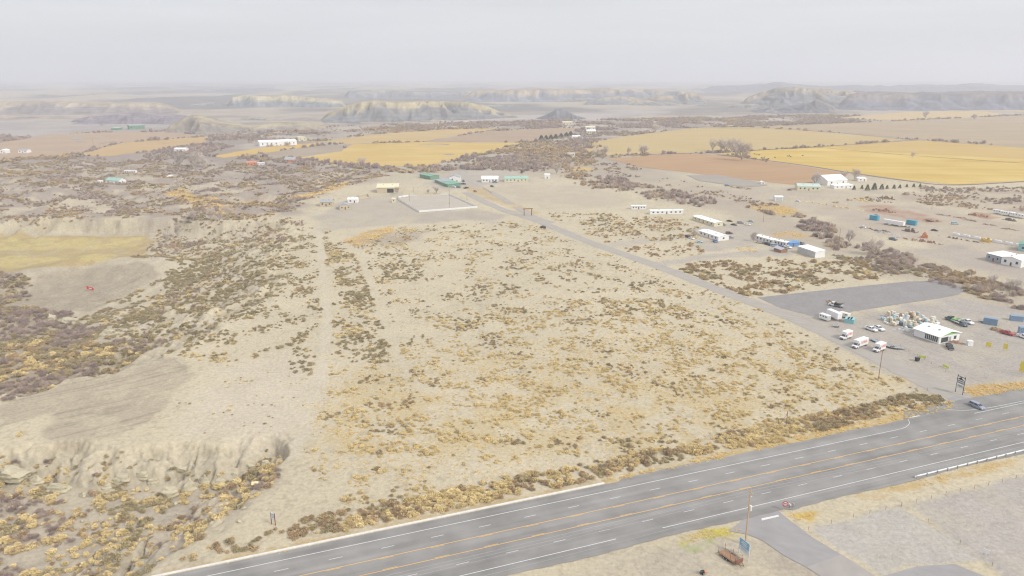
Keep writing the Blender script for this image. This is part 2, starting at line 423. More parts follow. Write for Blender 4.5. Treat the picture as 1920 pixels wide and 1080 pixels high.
# ground zones: outline (photo pixels, put on the relief), colour, soft edge (m), strength, patchiness, noise size
SAND = (220, 208, 180)
ZONES = [
    # far land and valley scrub soil
    ([(-700, 440), (-700, 250), (300, 262), (640, 300), (735, 312), (700, 340), (600, 350), (560, 402), (420, 410), (290, 412), (100, 414)], (176, 163, 153), 18, .85, .7, 22),
    ([(1040, 330), (1100, 270), (1500, 400), (1700, 470), (1930, 540), (1930, 600), (1700, 520), (1500, 470), (1300, 380)], (190, 178, 162), 18, .7, .4, 40),
    # gully floors
    ([(-300, 560), (0, 500), (60, 560), (160, 640), (260, 640), (180, 700), (0, 745), (-300, 800)], (172, 158, 138), 12, .7, .4, 12),
    ([(-200, 930), (100, 915), (300, 925), (470, 890), (520, 860), (440, 960), (300, 1060), (-200, 1300)], (186, 174, 158), 10, .7, .5, 9),
    # graded dirt track on the spur, with wheel tracks
    ([(-60, 782), (0, 757), (120, 722), (230, 690), (330, 672), (362, 700), (330, 738), (280, 790), (220, 822), (110, 838), (80, 818), (100, 772), (0, 800)], (192, 180, 158), 1.5, .85, .4, 7, (0, 775, 340, 690)),
    # grey graded embankment
    ([(40, 570), (70, 520), (140, 500), (270, 492), (300, 512), (250, 545), (170, 585), (90, 585)], (180, 168, 148), 2, .95, .3, 6, (60, 545, 300, 515)),
    # county yards
    ([(1480, 590), (1545, 560), (1600, 596), (1700, 566), (1800, 560), (1960, 590), (1960, 700), (1800, 730), (1790, 745), (1700, 706), (1600, 660)], (190, 183, 174), 5, .95, .25, 14, (1600, 620, 1900, 700)),
    ([(1420, 563), (1500, 560), (1600, 590), (1700, 640), (1795, 735), (1770, 752), (1660, 700), (1560, 640)], (194, 186, 174), 4, .8, .3, 10, (1440, 575, 1780, 740)),
    ([(1500, 395), (1600, 375), (1720, 385), (1960, 430), (1960, 530), (1800, 500), (1700, 450), (1600, 425)], (196, 183, 168), 14, .8, .3, 30),
    ([(1700, 470), (1800, 460), (1960, 500), (1960, 545), (1850, 512), (1760, 490)], (190, 180, 170), 8, .8, .2, 20),
    ([(1700, 380), (1730, 350), (1960, 360), (1960, 410), (1830, 398)], (176, 158, 146), 18, .7, .5, 40),
    # red earth heaps in the yard
    ([(1612, 386), (1660, 384), (1720, 398), (1765, 414), (1740, 420), (1680, 405), (1620, 396)], (188, 152, 130), 4, .8, .5, 10),
    ([(1825, 398), (1850, 400), (1875, 408), (1850, 411), (1820, 404)], (180, 140, 118), 3, .8, .3, 8),
    # drives by the mobile homes
    ([(1225, 492), (1330, 476), (1420, 470), (1450, 462), (1490, 470), (1480, 480), (1400, 482), (1300, 490), (1230, 502)], (196, 189, 178), 3, .85, .2, 8),
    ([(1290, 428), (1350, 420), (1440, 425), (1420, 440), (1425, 462), (1370, 468), (1330, 474), (1300, 462), (1310, 450), (1360, 452)], (194, 187, 176), 4, .8, .3, 8),
    ([(1120, 462), (1160, 452), (1290, 440), (1290, 446), (1170, 462)], (198, 191, 180), 3, .7, .2, 8),
    # low striped field on the left
    ([(-160, 448), (90, 441), (280, 437), (292, 452), (250, 482), (150, 498), (0, 516), (-160, 524)], (196, 176, 130), 2, .95, .3, 12),
    ([(-160, 452), (90, 446), (268, 446), (262, 460), (150, 466), (-160, 474)], (214, 197, 138), 2.5, .85, .7, 5),
    ([(-160, 482), (60, 479), (225, 478), (200, 490), (0, 502), (-160, 508)], (214, 197, 138), 2.5, .8, .8, 5),
    # pale foot tracks on the parcel
    ([(594, 430), (602, 430), (612, 520), (622, 600), (612, 700), (560, 860), (545, 860), (590, 720), (604, 600), (598, 520)], (222, 212, 190), 2, .6, .4, 6),
    ([(668, 470), (676, 468), (730, 600), (760, 690), (750, 692), (716, 604)], (221, 210, 186), 2, .4, .5, 6),
    ([(420, 690), (560, 660), (600, 700), (580, 820), (440, 830), (330, 800)], (224, 213, 193), 8, .6, .3, 10),
    # dry golden weeds
    ([(1395, 383), (1420, 380), (1480, 388), (1500, 398), (1470, 405), (1430, 400)], (214, 184, 124), 3, .85, .6, 9),
    ([(1445, 438), (1490, 432), (1525, 442), (1500, 447), (1460, 446)], (208, 180, 132), 3, .75, .6, 8),
    ([(645, 452), (680, 436), (735, 424), (740, 434), (700, 452), (668, 462)], (206, 174, 124), 2, .8, .6, 6),
    ([(737, 446), (770, 443), (772, 452), (742, 458)], (206, 174, 124), 2, .8, .6, 6),
    ([(680, 450), (735, 432), (800, 432), (790, 446), (740, 460), (690, 462)], (178, 166, 152), 6, .6, .4, 10),
    ([(310, 362), (345, 352), (372, 370), (430, 378), (490, 366), (480, 380), (440, 392), (430, 405), (395, 404), (360, 380)], (212, 180, 124), 3, .9, .6, 9),
    ([(545, 372), (600, 355), (640, 342), (690, 336), (640, 352), (590, 368), (550, 378)], (212, 180, 124), 3, .9, .6, 9),
    ([(870, 345), (905, 352), (960, 380), (1010, 400), (990, 404), (930, 378), (880, 360)], (206, 178, 130), 4, .7, .4, 8),
    ([(1050, 318), (1080, 313), (1110, 314), (1110, 320), (1070, 323)], (220, 190, 120), 3, .9, .4, 9),
    # roadside grass
    ([(1130, 903), (1300, 862), (1500, 818), (1660, 782), (1790, 752), (1798, 768), (1720, 783), (1500, 832), (1280, 880), (1160, 904)], (212, 188, 136), 1.5, .9, .35, 3),
    ([(300, 1072), (640, 1000), (900, 946), (1140, 896), (1140, 903), (900, 952), (640, 1006), (330, 1076)], (206, 178, 128), 1.2, .7, .5, 3),
    ([(1805, 728), (1830, 722), (1930, 716), (1930, 732), (1860, 744), (1812, 744)], (208, 178, 126), 1.6, .9, .3, 3),
    ([(1480, 965), (1530, 960), (1520, 975), (1490, 978)], (222, 190, 100), 1.5, .9, .3, 2),
    ([(1700, 905), (1780, 885), (1900, 862), (1890, 876), (1800, 894), (1740, 912), (1650, 932), (1600, 930)], (212, 184, 128), 2, .8, .5, 3),
    ([(1275, 1005), (1330, 992), (1392, 990), (1388, 1004), (1320, 1012), (1280, 1022)], (214, 200, 88), 1.2, .9, .4, 2),
    ([(1280, 1028), (1312, 1018), (1335, 1010), (1345, 1018), (1300, 1036)], (168, 190, 92), 1, .7, .6, 2),
    # south lots
    ([(1520, 992), (1690, 948), (1840, 1048), (1700, 1062), (1660, 1085)], (202, 197, 189), 1.2, .95, .15, 8),
    ([(1698, 946), (1930, 890), (1930, 1120), (1860, 1060)], (199, 192, 183), 1.2, .95, .2, 8),
    ([(1130, 1045), (1300, 1002), (1480, 1020), (1600, 1100), (1100, 1100)], (198, 188, 172), 4, .6, .4, 8),
    ([(1430, 1010), (1470, 1020), (1560, 1085), (1500, 1090), (1440, 1050)], (184, 172, 158), 2, .6, .4, 6),
    # ranch grounds, arena apron and pasture
    ([(590, 405), (660, 372), (750, 362), (880, 398), (940, 402), (930, 418), (860, 410), (600, 432)], (198, 188, 174), 6, .8, .3, 20),
    ([(770, 418), (800, 400), (900, 392), (950, 404), (935, 412), (870, 412), (790, 420)], (192, 182, 168), 3, .7, .3, 12),
    ([(790, 345), (860, 320), (960, 328), (1000, 340), (930, 345), (900, 352), (870, 350), (840, 356)], (196, 188, 178), 8, .8, .2, 20),
    ([(925, 352), (1000, 345), (1130, 350), (1180, 380), (1050, 398), (1000, 395)], (204, 192, 172), 12, .7, .35, 30),
    ([(870, 318), (960, 305), (985, 312), (970, 325), (880, 328)], (204, 194, 180), 8, .8, .2, 20),
    ([(1230, 378), (1330, 350), (1440, 350), (1700, 360), (1700, 375), (1550, 392), (1400, 385)], (190, 178, 164), 15, .6, .4, 30),
    # pale far flats
    ([(700, 222), (1000, 215), (1260, 200), (1260, 214), (1100, 224), (800, 234)], (206, 198, 192), 60, .7, .3, 120),
    ([(-200, 232), (300, 222), (420, 232), (300, 246), (100, 262), (-200, 268)], (192, 186, 184), 60, .7, .3, 120),
]
def paint(X, Y, Z):
    n = len(X)
    out = np.empty((n, 3))
    sand = np.array(C(*SAND)); far = np.array(C(186, 178, 168)); olive = np.array(C(196, 184, 158))
    big = fbm(X, Y, 45, 4, 71)[:, None]
    out[:] = sand * (0.94 + .12 * big)
    # the plain beyond the farms is covered by grey scrub soil
    ff = sstep((Y - 700) / 350)[:, None]
    mt = sstep((fbm(X, Y, 70, 5, 73) - .36) / .26)[:, None]
    scr_c = np.array(C(162, 148, 140)) * (1 - mt) + np.array(C(204, 194, 178)) * mt
    out[:] = out * (1 - ff) + ff * (far * .35 + scr_c * .65)
    # speckle of stones and dry litter
    sp = sstep((fbm(X, Y, 1.6, 2, 75) - .62) / .1)[:, None] * .13 * (1 - ff)
    out[:] *= 1 - sp
    rgc = .65 * ridged(((-(X - RA[0]) * RDY + (Y - RA[1]) * RDX) + 3 * fbm(X, Y, 15, 2, 33)), ((X - RA[0]) * RDX + (Y - RA[1]) * RDY) * .2, 17, 2, 31) + .35 * ridged(X, Y, 8, 2, 35)
    lw = (sstep((-Z - .4) / 1.5) * (Y > 255) * (Y < 600) * (X < 0))[:, None]
    out[:] = out * (1 - lw * .5 * (1 - sstep((rgc - .5) / .2)[:, None])) + lw * .5 * (1 - sstep((rgc - .5) / .2)[:, None]) * np.array(C(176, 162, 140))
    # bare clay on steep faces
    lt = sstep((-Z - .6) / 3.0)[:, None] * (Y[:, None] < 560)
    out[:] = out * (1 - .55 * lt) + .55 * lt * np.array(C(204, 194, 172)) * (0.82 + .36 * fbm(X, Y, 5, 4, 76)[:, None])
    # shale and pale clay of the far badlands
    fs = sstep((Y - 2000) / 700)[:, None]
    bl = sstep((fbm(X, Y * .6, 420, 5, 78) - .4) / .2)[:, None]
    out[:] = out * (1 - .8 * fs) + .8 * fs * (np.array(C(138, 136, 138)) * (1 - bl) + np.array(C(202, 190, 170)) * bl)
    # yellow tint of sparse dry grass on the lower parcel
    gt = (sstep((300 - Y) / 80) * sstep((Y - 185) / 20) * sstep((X + 75) / 25) * sstep((fbm(X, Y, 9, 4, 77) - .42) / .2))[:, None] * .5
    out[:] = out * (1 - gt) + gt * np.array(C(214, 192, 142))
    # faint wheel tracks and rills
    rl = sstep((ridged(X + .25 * Y, Y * .35, 16, 3, 79) - .82) / .14)[:, None] * .05 * (Y[:, None] < 620)
    out[:] *= 1 - rl
    for pts, c, fe, st, patch, ns, *stk in ZONES:
        P = wpoly(pts)
        xs = [q[0] for q in P]; ys = [q[1] for q in P]
        wob = fe * 2.0 + 3
        k = np.where((X > min(xs) - wob) & (X < max(xs) + wob) & (Y > min(ys) - wob) & (Y < max(ys) + wob))[0]
        if not len(k): continue
        x, y = X[k], Y[k]
        nzv = fbm(x, y, ns, 4, 83)
        d = sdist(x, y, P) + (nzv - .5) * 2.2 * fe
        a = sstep(d / fe * .5 + .5) * st * np.clip(1 - patch + patch * 2 * sstep((nzv - .35) / .3), 0, 1)
        a = a[:, None]
        cc = np.array(C(*c)) * (0.92 + .16 * fbm(x, y, ns * .4, 3, 87))[:, None]
        if stk and len(stk) > 1: cc = cc * 1.0
        if stk:      # wheel tracks running along the given line
            (ax_, bx_), (ay_, by_) = U([stk[0][0], stk[0][2]], [stk[0][1], stk[0][3]])
            th = math.atan2(by_ - ay_, bx_ - ax_)
            u_ = (x - ax_) * math.cos(th) + (y - ay_) * math.sin(th); w_ = -(x - ax_) * math.sin(th) + (y - ay_) * math.cos(th)
            w_ = w_ + 5 * np.sin(u_ / 31) + 3 * fbm(x, y, 40, 2, 89)
            tk = ridged(u_ * .04, w_, 3.2, 2, 91)
            cc = cc * (1.04 - (.26 if stk[0][1] == 775 else .12) * sstep((tk - .72) / .2))[:, None]
        out[k] = out[k] * (1 - a) + a * cc
    return out
ground = make_terrain()

# ------------------------------------------------------------------ highway
HO = Vector((46.25, 175.08, 0)); HE = Vector((.9374, .3483, 0)).normalized(); HN = Vector((-HE.y, HE.x, 0))
def hp(s, t, z=0.0):
    p = HO + HE * s + HN * t
    return (p.x, p.y, z)
def surf_material(name, base, streak, scale=(.02, .9, 1), amt=.10):
    m = bpy.data.materials.new(name); m.use_nodes = True
    nt = m.node_tree; b = nt.nodes['Principled BSDF']
    b.inputs['Roughness'].default_value = .9; b.inputs['Specular IOR Level'].default_value = .2
    tc = N(nt, 'ShaderNodeTexCoord')
    mp = N(nt, 'ShaderNodeMapping'); mp.inputs['Rotation'].default_value = (0, 0, -streak); mp.vector_type = 'POINT'
    nt.links.new(tc.outputs['Object'], mp.inputs[0])
    mp2 = N(nt, 'ShaderNodeMapping'); mp2.inputs['Scale'].default_value = scale
    nt.links.new(mp.outputs[0], mp2.inputs[0])
    n1 = N(nt, 'ShaderNodeTexNoise'); n1.inputs['Scale'].default_value = 1.0; n1.inputs['Detail'].default_value = 4
    nt.links.new(mp2.outputs[0], n1.inputs['Vector'])
    n2 = N(nt, 'ShaderNodeTexNoise'); n2.inputs['Scale'].default_value = .12; n2.inputs['Detail'].default_value = 7
    nt.links.new(tc.outputs['Object'], n2.inputs['Vector'])
    ad = N(nt, 'ShaderNodeMath', operation='ADD'); nt.links.new(n1.outputs[0], ad.inputs[0]); nt.links.new(n2.outputs[0], ad.inputs[1])
    mr = N(nt, 'ShaderNodeMapRange'); mr.inputs['From Min'].default_value = .7; mr.inputs['From Max'].default_value = 1.3
    mr.inputs['To Min'].default_value = 1 - amt; mr.inputs['To Max'].default_value = 1 + amt
    nt.links.new(ad.outputs[0], mr.inputs['Value'])
    sc = N(nt, 'ShaderNodeVectorMath', operation='SCALE'); sc.inputs[0].default_value = base
    nt.links.new(mr.outputs[0], sc.inputs['Scale']); nt.links.new(sc.outputs[0], b.inputs['Base Color'])
    MATS[name] = m
    return m
ASPH = surf_material('asphalt', C(163, 161, 157), R(20.4), (.012, .4, 1), .22)
ASPH2 = surf_material('old_asphalt', C(178, 175, 174), R(-35), (.2, .5, 1), .1)
GRAVEL = surf_material('road_gravel', C(190, 184, 174), R(148), (.03, .6, 1), .08)
PAINTW = mat('white_paint', C(230, 230, 227, .74), .7, .12, 1.5)
PAINTY = mat('yellow_paint', C(232, 190, 120, .72), .7, .08, 3)
CONC = mat('concrete', C(228, 225, 217, .74), .9, .1, .5)
S0, S1 = -330, 420
def strip(name, pts_a, pts_b, m, parent=None):
    n = len(pts_a); v = list(pts_a) + list(pts_b)
    f = [(i, n + i, n + i + 1, i + 1) for i in range(n - 1)]
    return mesh_obj(name, v, f, m, parent)
ss = np.arange(S0, S1 + 1, 10.0)
def north_edge(s):
    w = 11.9 + .25 * math.sin(s * .21) + .15 * math.sin(s * .73)
    if s > 92: w += 4.5 * min(1, (s - 92) / 6)
    return w if s > -14 else 10.5
def south_edge(s):
    return -16.3 - .35 * math.sin(s * .13) - .12 * math.sin(s * .9) - (1.0 if s > 20 else 0)
ss2 = np.arange(S0, S1 + 1, 2.0)
highway = strip('highway', [hp(s, north_edge(s), .10) for s in ss2], [hp(s, south_edge(s), .10) for s in ss2], ASPH)
tag(highway, kind='structure')
def line(name, s0, s1, t, w, m, parent=highway, z=.112):
    return mesh_obj(name, [hp(s0, t - w / 2, z), hp(s1, t - w / 2, z), hp(s1, t + w / 2, z), hp(s0, t + w / 2, z)], [(0, 1, 2, 3)], m, parent)
line('edge_line', S0, 84, 7.2, .19, PAINTW)
line('edge_line', 118, S1, 7.2, .19, PAINTW)
line('edge_line', S0, -27, -12.6, .2, PAINTW)
line('edge_line', -14, S1, -12.6, .2, PAINTW)
for t, tin in ((0, -.32), (-4.7, -4.38)):
    line('center_line', S0, S1, t, .22, PAINTY)
    for k in range(-26, 34):
        line('center_dash', k * 12.2 + 3, k * 12.2 + 6.4, tin, .17, PAINTY)
for t, off in ((3.6, 4.2), (-8.5, 7.0)):
    for k in range(-26, 34):
        line('lane_dash', k * 12.2 + off, k * 12.2 + off + 3.1, t, .15, PAINTW)
# curved edge line at the county road mouth
def ribbon(name, pts, w, m, parent=None, z=0.0, kind=None):
    a, b = [], []
    n = len(pts)
    for i, p in enumerate(pts):
        p = Vector(p); q0 = Vector(pts[max(0, i - 1)]); q1 = Vector(pts[min(n - 1, i + 1)])
        d = (q1 - q0); d.z = 0; d.normalize(); nn = Vector((-d.y, d.x, 0))
        ww = w[i] if isinstance(w, (list, tuple)) else w
        a.append(tuple(p + nn * ww / 2 + Vector((0, 0, z)))); b.append(tuple(p - nn * ww / 2 + Vector((0, 0, z))))
    o = strip(name, b, a, m, parent)
    if kind: tag(o, kind=kind)
    return o
def smooth(pts, k=6):
    out = []
    P = [Vector(p) for p in pts]
    for i in range(len(P) - 1):
        p0, p1, p2, p3 = P[max(0, i - 1)], P[i], P[i + 1], P[min(len(P) - 1, i + 2)]
        for j in range(k):
            t = j / k
            out.append(.5 * ((2 * p1) + (p2 - p0) * t + (2 * p0 - 5 * p1 + 4 * p2 - p3) * t * t + (3 * p1 - p0 - 3 * p2 + p3) * t ** 3))
    out.append(P[-1])
    return out
def ppath(px, z):
    X, Y, Z = G([q[0] for q in px], [q[1] for q in px])
    return [Vector((float(a), float(b), z)) for a, b in zip(X, Y)]
ribbon('edge_line', smooth([hp(84, 7.2), hp(88, 7.6), hp(91.5, 9.2), hp(93.5, 11.5)]), .16, PAINTW, highway, .112)
ribbon('edge_line', smooth([hp(112, 12.5), hp(117, 10), hp(124, 8.9), hp(134, 8.4), hp(170, 8.2)]), .18, PAINTW, highway, .112)
line('stop_line', 95, 99.5, 12.3, .45, PAINTW)
# county gravel road
cr = smooth(ppath([(1800, 752), (1765, 728), (1700, 697), (1640, 668), (1560, 630), (1470, 590), (1380, 556), (1300, 525), (1230, 498), (1100, 452), (1010, 415), (930, 388), (860, 355), (790, 327), (742, 311), (725, 306)], .06))
cwid = [14 - 5.0 * min(1, i / 22) + .5 * math.sin(i * 1.7) for i in range(len(cr))]
county = ribbon('gravel_road', cr, cwid, GRAVEL, None, 0, 'structure')
ribbon('ranch_drive', smooth(ppath([(1035, 418), (1000, 406), (962, 384), (925, 362), (890, 345), (872, 333), (868, 322), (880, 313), (930, 304)], .05)), 6.5, GRAVEL, None, 0, 'structure')
# the paved mouth of the county road
def sheet(name, px, m, z, kind='structure'):
    X, Y, Z = G([q[0] for q in px], [q[1] for q in px])
    v = [(float(a), float(b), float(c) + z) for a, b, c in zip(X, Y, Z)]
    o = mesh_obj(name, v, [tuple(range(len(v)))], m)
    nz_ = o.data.polygons[0].normal.z
    if nz_ < 0: o.data.flip_normals()
    if kind: tag(o, kind=kind)
    return o
sheet('road_mouth', [(1788, 762), (1776, 748), (1790, 742), (1806, 744), (1830, 750), (1865, 744), (1900, 736), (1930, 728), (1930, 745), (1830, 768)], ASPH2, .085)
# dark asphalt millings pad
PAD = surf_material('asphalt_millings', C(164, 160, 158), R(70), (.25, .6, 1), .10)
sheet('storage_pad', [(1420, 558), (1500, 549), (1600, 538), (1700, 528), (1762, 526), (1788, 531), (1803, 540), (1805, 547), (1796, 553), (1760, 560), (1690, 570), (1640, 578), (1600, 584), (1555, 600), (1520, 592), (1465, 578)], PAD, .05)
# south driveway with stop bar
sheet('driveway', [(1366, 996), (1400, 1002), (1430, 1014), (1470, 1042), (1512, 1064), (1545, 1085), (1600, 1130), (1720, 1130), (1640, 1080), (1560, 1030), (1520, 1006), (1500, 990), (1476, 972), (1458, 957), (1400, 970)], ASPH2, .088)
sheet('driveway_patch', [(1512, 1064), (1578, 1040), (1640, 1080), (1720, 1130), (1600, 1130), (1545, 1085)], surf_material('worn_asphalt', C(188, 182, 176), 0, (.3, .3, 1), .08), .094)
o = sheet('stop_bar', [(1427, 973), (1459, 966), (1461, 969), (1429, 976.5)], PAINTW, .115, None); o.parent = highway
sheet('south_pavement', [(1640, 1085), (1720, 1062), (1790, 1058), (1870, 1090), (1870, 1130), (1640, 1130)], ASPH2, .06)
# concrete kerb on the north side
kb = MB()
kpts = [(s, 11.15) for s in np.arange(-300, -15, 3.0)]
prof = [(-.34, 0), (-.34, .2), (-.29, .27), (.29, .27), (.34, .2), (.34, 0)]
rings = [[hp(s, t + a, b + .02) for a, b in prof] for s, t in kpts]
kb.loft(rings)
o = kb.build('concrete_kerb', CONC); tag(o, 'pale concrete kerb between highway shoulder and roadside brush', 'kerb')

# ------------------------------------------------------------------ fields
def field_material(name, c1, c2, ang, rows=.25, amt=.5):
    m = bpy.data.materials.new(name); m.use_nodes = True
    nt = m.node_tree; b = nt.nodes['Principled BSDF']
    b.inputs['Roughness'].default_value = .95; b.inputs['Specular IOR Level'].default_value = .05
    tc = N(nt, 'ShaderNodeTexCoord')
    mp = N(nt, 'ShaderNodeMapping'); mp.inputs['Rotation'].default_value = (0, 0, -R(ang))
    nt.links.new(tc.outputs['Object'], mp.inputs[0])
    mp2 = N(nt, 'ShaderNodeMapping'); mp2.inputs['Scale'].default_value = (.004, rows * .2, 1)
    nt.links.new(mp.outputs[0], mp2.inputs[0])
    n1 = N(nt, 'ShaderNodeTexNoise'); n1.inputs['Scale'].default_value = 1; n1.inputs['Detail'].default_value = 5
    nt.links.new(mp2.outputs[0], n1.inputs['Vector'])
    n2 = N(nt, 'ShaderNodeTexNoise'); n2.inputs['Scale'].default_value = .012; n2.inputs['Detail'].default_value = 8
    nt.links.new(tc.outputs['Object'], n2.inputs['Vector'])
    ad = N(nt, 'ShaderNodeMath', operation='ADD'); nt.links.new(n1.outputs[0], ad.inputs[0]); nt.links.new(n2.outputs[0], ad.inputs[1])
    mr = N(nt, 'ShaderNodeMapRange'); mr.inputs['From Min'].default_value = .72; mr.inputs['From Max'].default_value = 1.28
    nt.links.new(ad.outputs[0], mr.inputs['Value'])
    mx = N(nt, 'ShaderNodeMix', data_type='RGBA'); mx.inputs['A'].default_value = (*c1, 1); mx.inputs['B'].default_value = (*c2, 1)
    nt.links.new(mr.outputs[0], mx.inputs['Factor']); nt.links.new(mx.outputs['Result'], b.inputs['Base Color'])
    return m
def wobble(px, amp):
    out = []
    for i in range(len(px)):
        a, b = px[i], px[(i + 1) % len(px)]
        n = max(2, int(math.hypot(b[0] - a[0], (b[1] - a[1]) * 3) / 12))
        for k in range(n):
            t = k / n; j = (rnd.random() - .5) * amp * (k > 0)
            out.append((a[0] + (b[0] - a[0]) * t + j * 4, a[1] + (b[1] - a[1]) * t + j))
    return out
def field(px, c1, c2, ang, z=.12, rows=.25):
    px = wobble(px, .9)
    k = len([1 for q in bpy.data.materials if q.name.startswith('stubble')])
    return sheet('field', px, field_material('stubble_%d' % k, C(*c1), C(*c2), ang, rows), z)
field([(560, 296), (640, 284), (660, 271), (790, 266.5), (978, 268), (905, 288), (800, 311), (730, 313), (640, 307)], (214, 182, 112), (232, 204, 138), 12)
field([(392, 293), (500, 276), (600, 267), (600, 272), (470, 290), (420, 296)], (222, 188, 112), (228, 198, 132), 12)
field([(440, 294), (470, 290.5), (600, 273), (655, 272), (636, 284), (560, 295)], (176, 162, 146), (190, 176, 156), 12)
field([(600, 266.5), (700, 252), (830, 243), (938, 240), (905, 247), (790, 265.5), (660, 270)], (206, 180, 132), (218, 192, 142), 5)
field([(796, 265.5), (910, 247), (1000, 241.5), (1098, 239), (1070, 251), (1000, 266), (975, 267)], (184, 164, 142), (196, 172, 146), 5)
field([(1112, 266), (1200, 252), (1300, 240), (1400, 238.5), (1500, 244), (1700, 262), (1560, 273), (1400, 283), (1340, 286), (1140, 291), (1090, 284)], (206, 182, 130), (214, 192, 142), -10)
field([(1405, 238), (1560, 232), (1690, 227), (1960, 214), (1960, 278), (1730, 262), (1510, 244)], (184, 166, 142), (200, 180, 150), -10)
field([(1345, 287.5), (1560, 274.5), (1722, 263.5), (1960, 281), (1960, 338), (1880, 341), (1790, 346), (1700, 338), (1600, 324), (1500, 309), (1420, 298)], (214, 182, 98), (236, 208, 130), -4)
field([(1560, 273.5), (1722, 262.7), (1960, 279.5), (1960, 300), (1720, 288), (1600, 280)], (212, 180, 112), (222, 192, 126), -4, .24)
field([(1136, 297), (1280, 288), (1342, 290), (1420, 300), (1500, 311), (1590, 325), (1575, 340), (1540, 346), (1480, 346), (1400, 337), (1300, 325), (1200, 313)], (190, 156, 122), (204, 170, 132), 20)
field([(1288, 329), (1345, 328), (1420, 341), (1440, 348), (1395, 351), (1310, 339)], (178, 171, 162), (188, 180, 168), 20, .24)
field([(135, 293), (230, 268), (390, 256), (385, 268), (300, 280), (215, 292)], (206, 176, 130), (214, 186, 142), 15)
field([(-200, 290), (0, 268), (90, 252), (230, 247), (330, 249), (385, 255), (232, 267), (120, 292), (0, 300)], (190, 170, 150), (202, 178, 150), 15)
field([(1560, 222), (1700, 210), (1960, 206), (1960, 213), (1690, 226)], (214, 190, 146), (220, 196, 150), 0)
# dark ditches between the fields
DITCH = mat('ditch_weeds', C(150, 128, 106), .95, .3, .2)
for px, w in (([(1340, 286.6), (1450, 280), (1560, 274), (1720, 263)], 5), ([(1300, 240), (1500, 262 - 18), (1722, 263), (1960, 280)], 3.2), ([(1530, 276), (1700, 291), (1960, 309)], 3.0),
              ([(1160, 292), (1280, 287.5), (1345, 287)], 4), ([(1345, 290), (1430, 300), (1520, 312), (1600, 325), (1700, 339), (1790, 347), (1960, 338)], 3.5), ([(730, 313.5), (640, 308), (560, 297)], 4)):
    ribbon('field_ditch', smooth(ppath(px, .3)), w, DITCH, None, 0, 'structure')

# ------------------------------------------------------------------ far mesas and hills
def hill_material():
    m = bpy.data.materials.new('shale'); m.use_nodes = True
    nt = m.node_tree; b = nt.nodes['Principled BSDF']
    b.inputs['Roughness'].default_value = .95; b.inputs['Specular IOR Level'].default_value = .05
    at = N(nt, 'ShaderNodeAttribute'); at.attribute_name = 'Col'
    tc = N(nt, 'ShaderNodeTexCoord')
    n = N(nt, 'ShaderNodeTexNoise'); n.inputs['Scale'].default_value = .03; n.inputs['Detail'].default_value = 8
    nt.links.new(tc.outputs['Object'], n.inputs['Vector'])
    r = N(nt, 'ShaderNodeMapRange'); r.inputs['From Min'].default_value = .3; r.inputs['From Max'].default_value = .7
    r.inputs['To Min'].default_value = .8; r.inputs['To Max'].default_value = 1.2
    nt.links.new(n.outputs[0], r.inputs['Value'])
    sc = N(nt, 'ShaderNodeVectorMath', operation='SCALE'); nt.links.new(at.outputs['Color'], sc.inputs[0]); nt.links.new(r.outputs[0], sc.inputs['Scale'])
    nt.links.new(sc.outputs[0], b.inputs['Base Color'])
    bp = N(nt, 'ShaderNodeBump'); bp.inputs['Strength'].default_value = .6; bp.inputs['Distance'].default_value = 8
    nt.links.new(n.outputs[0], bp.inputs['Height']); nt.links.new(bp.outputs[0], b.inputs['Normal'])
    return m
HILL = hill_material()
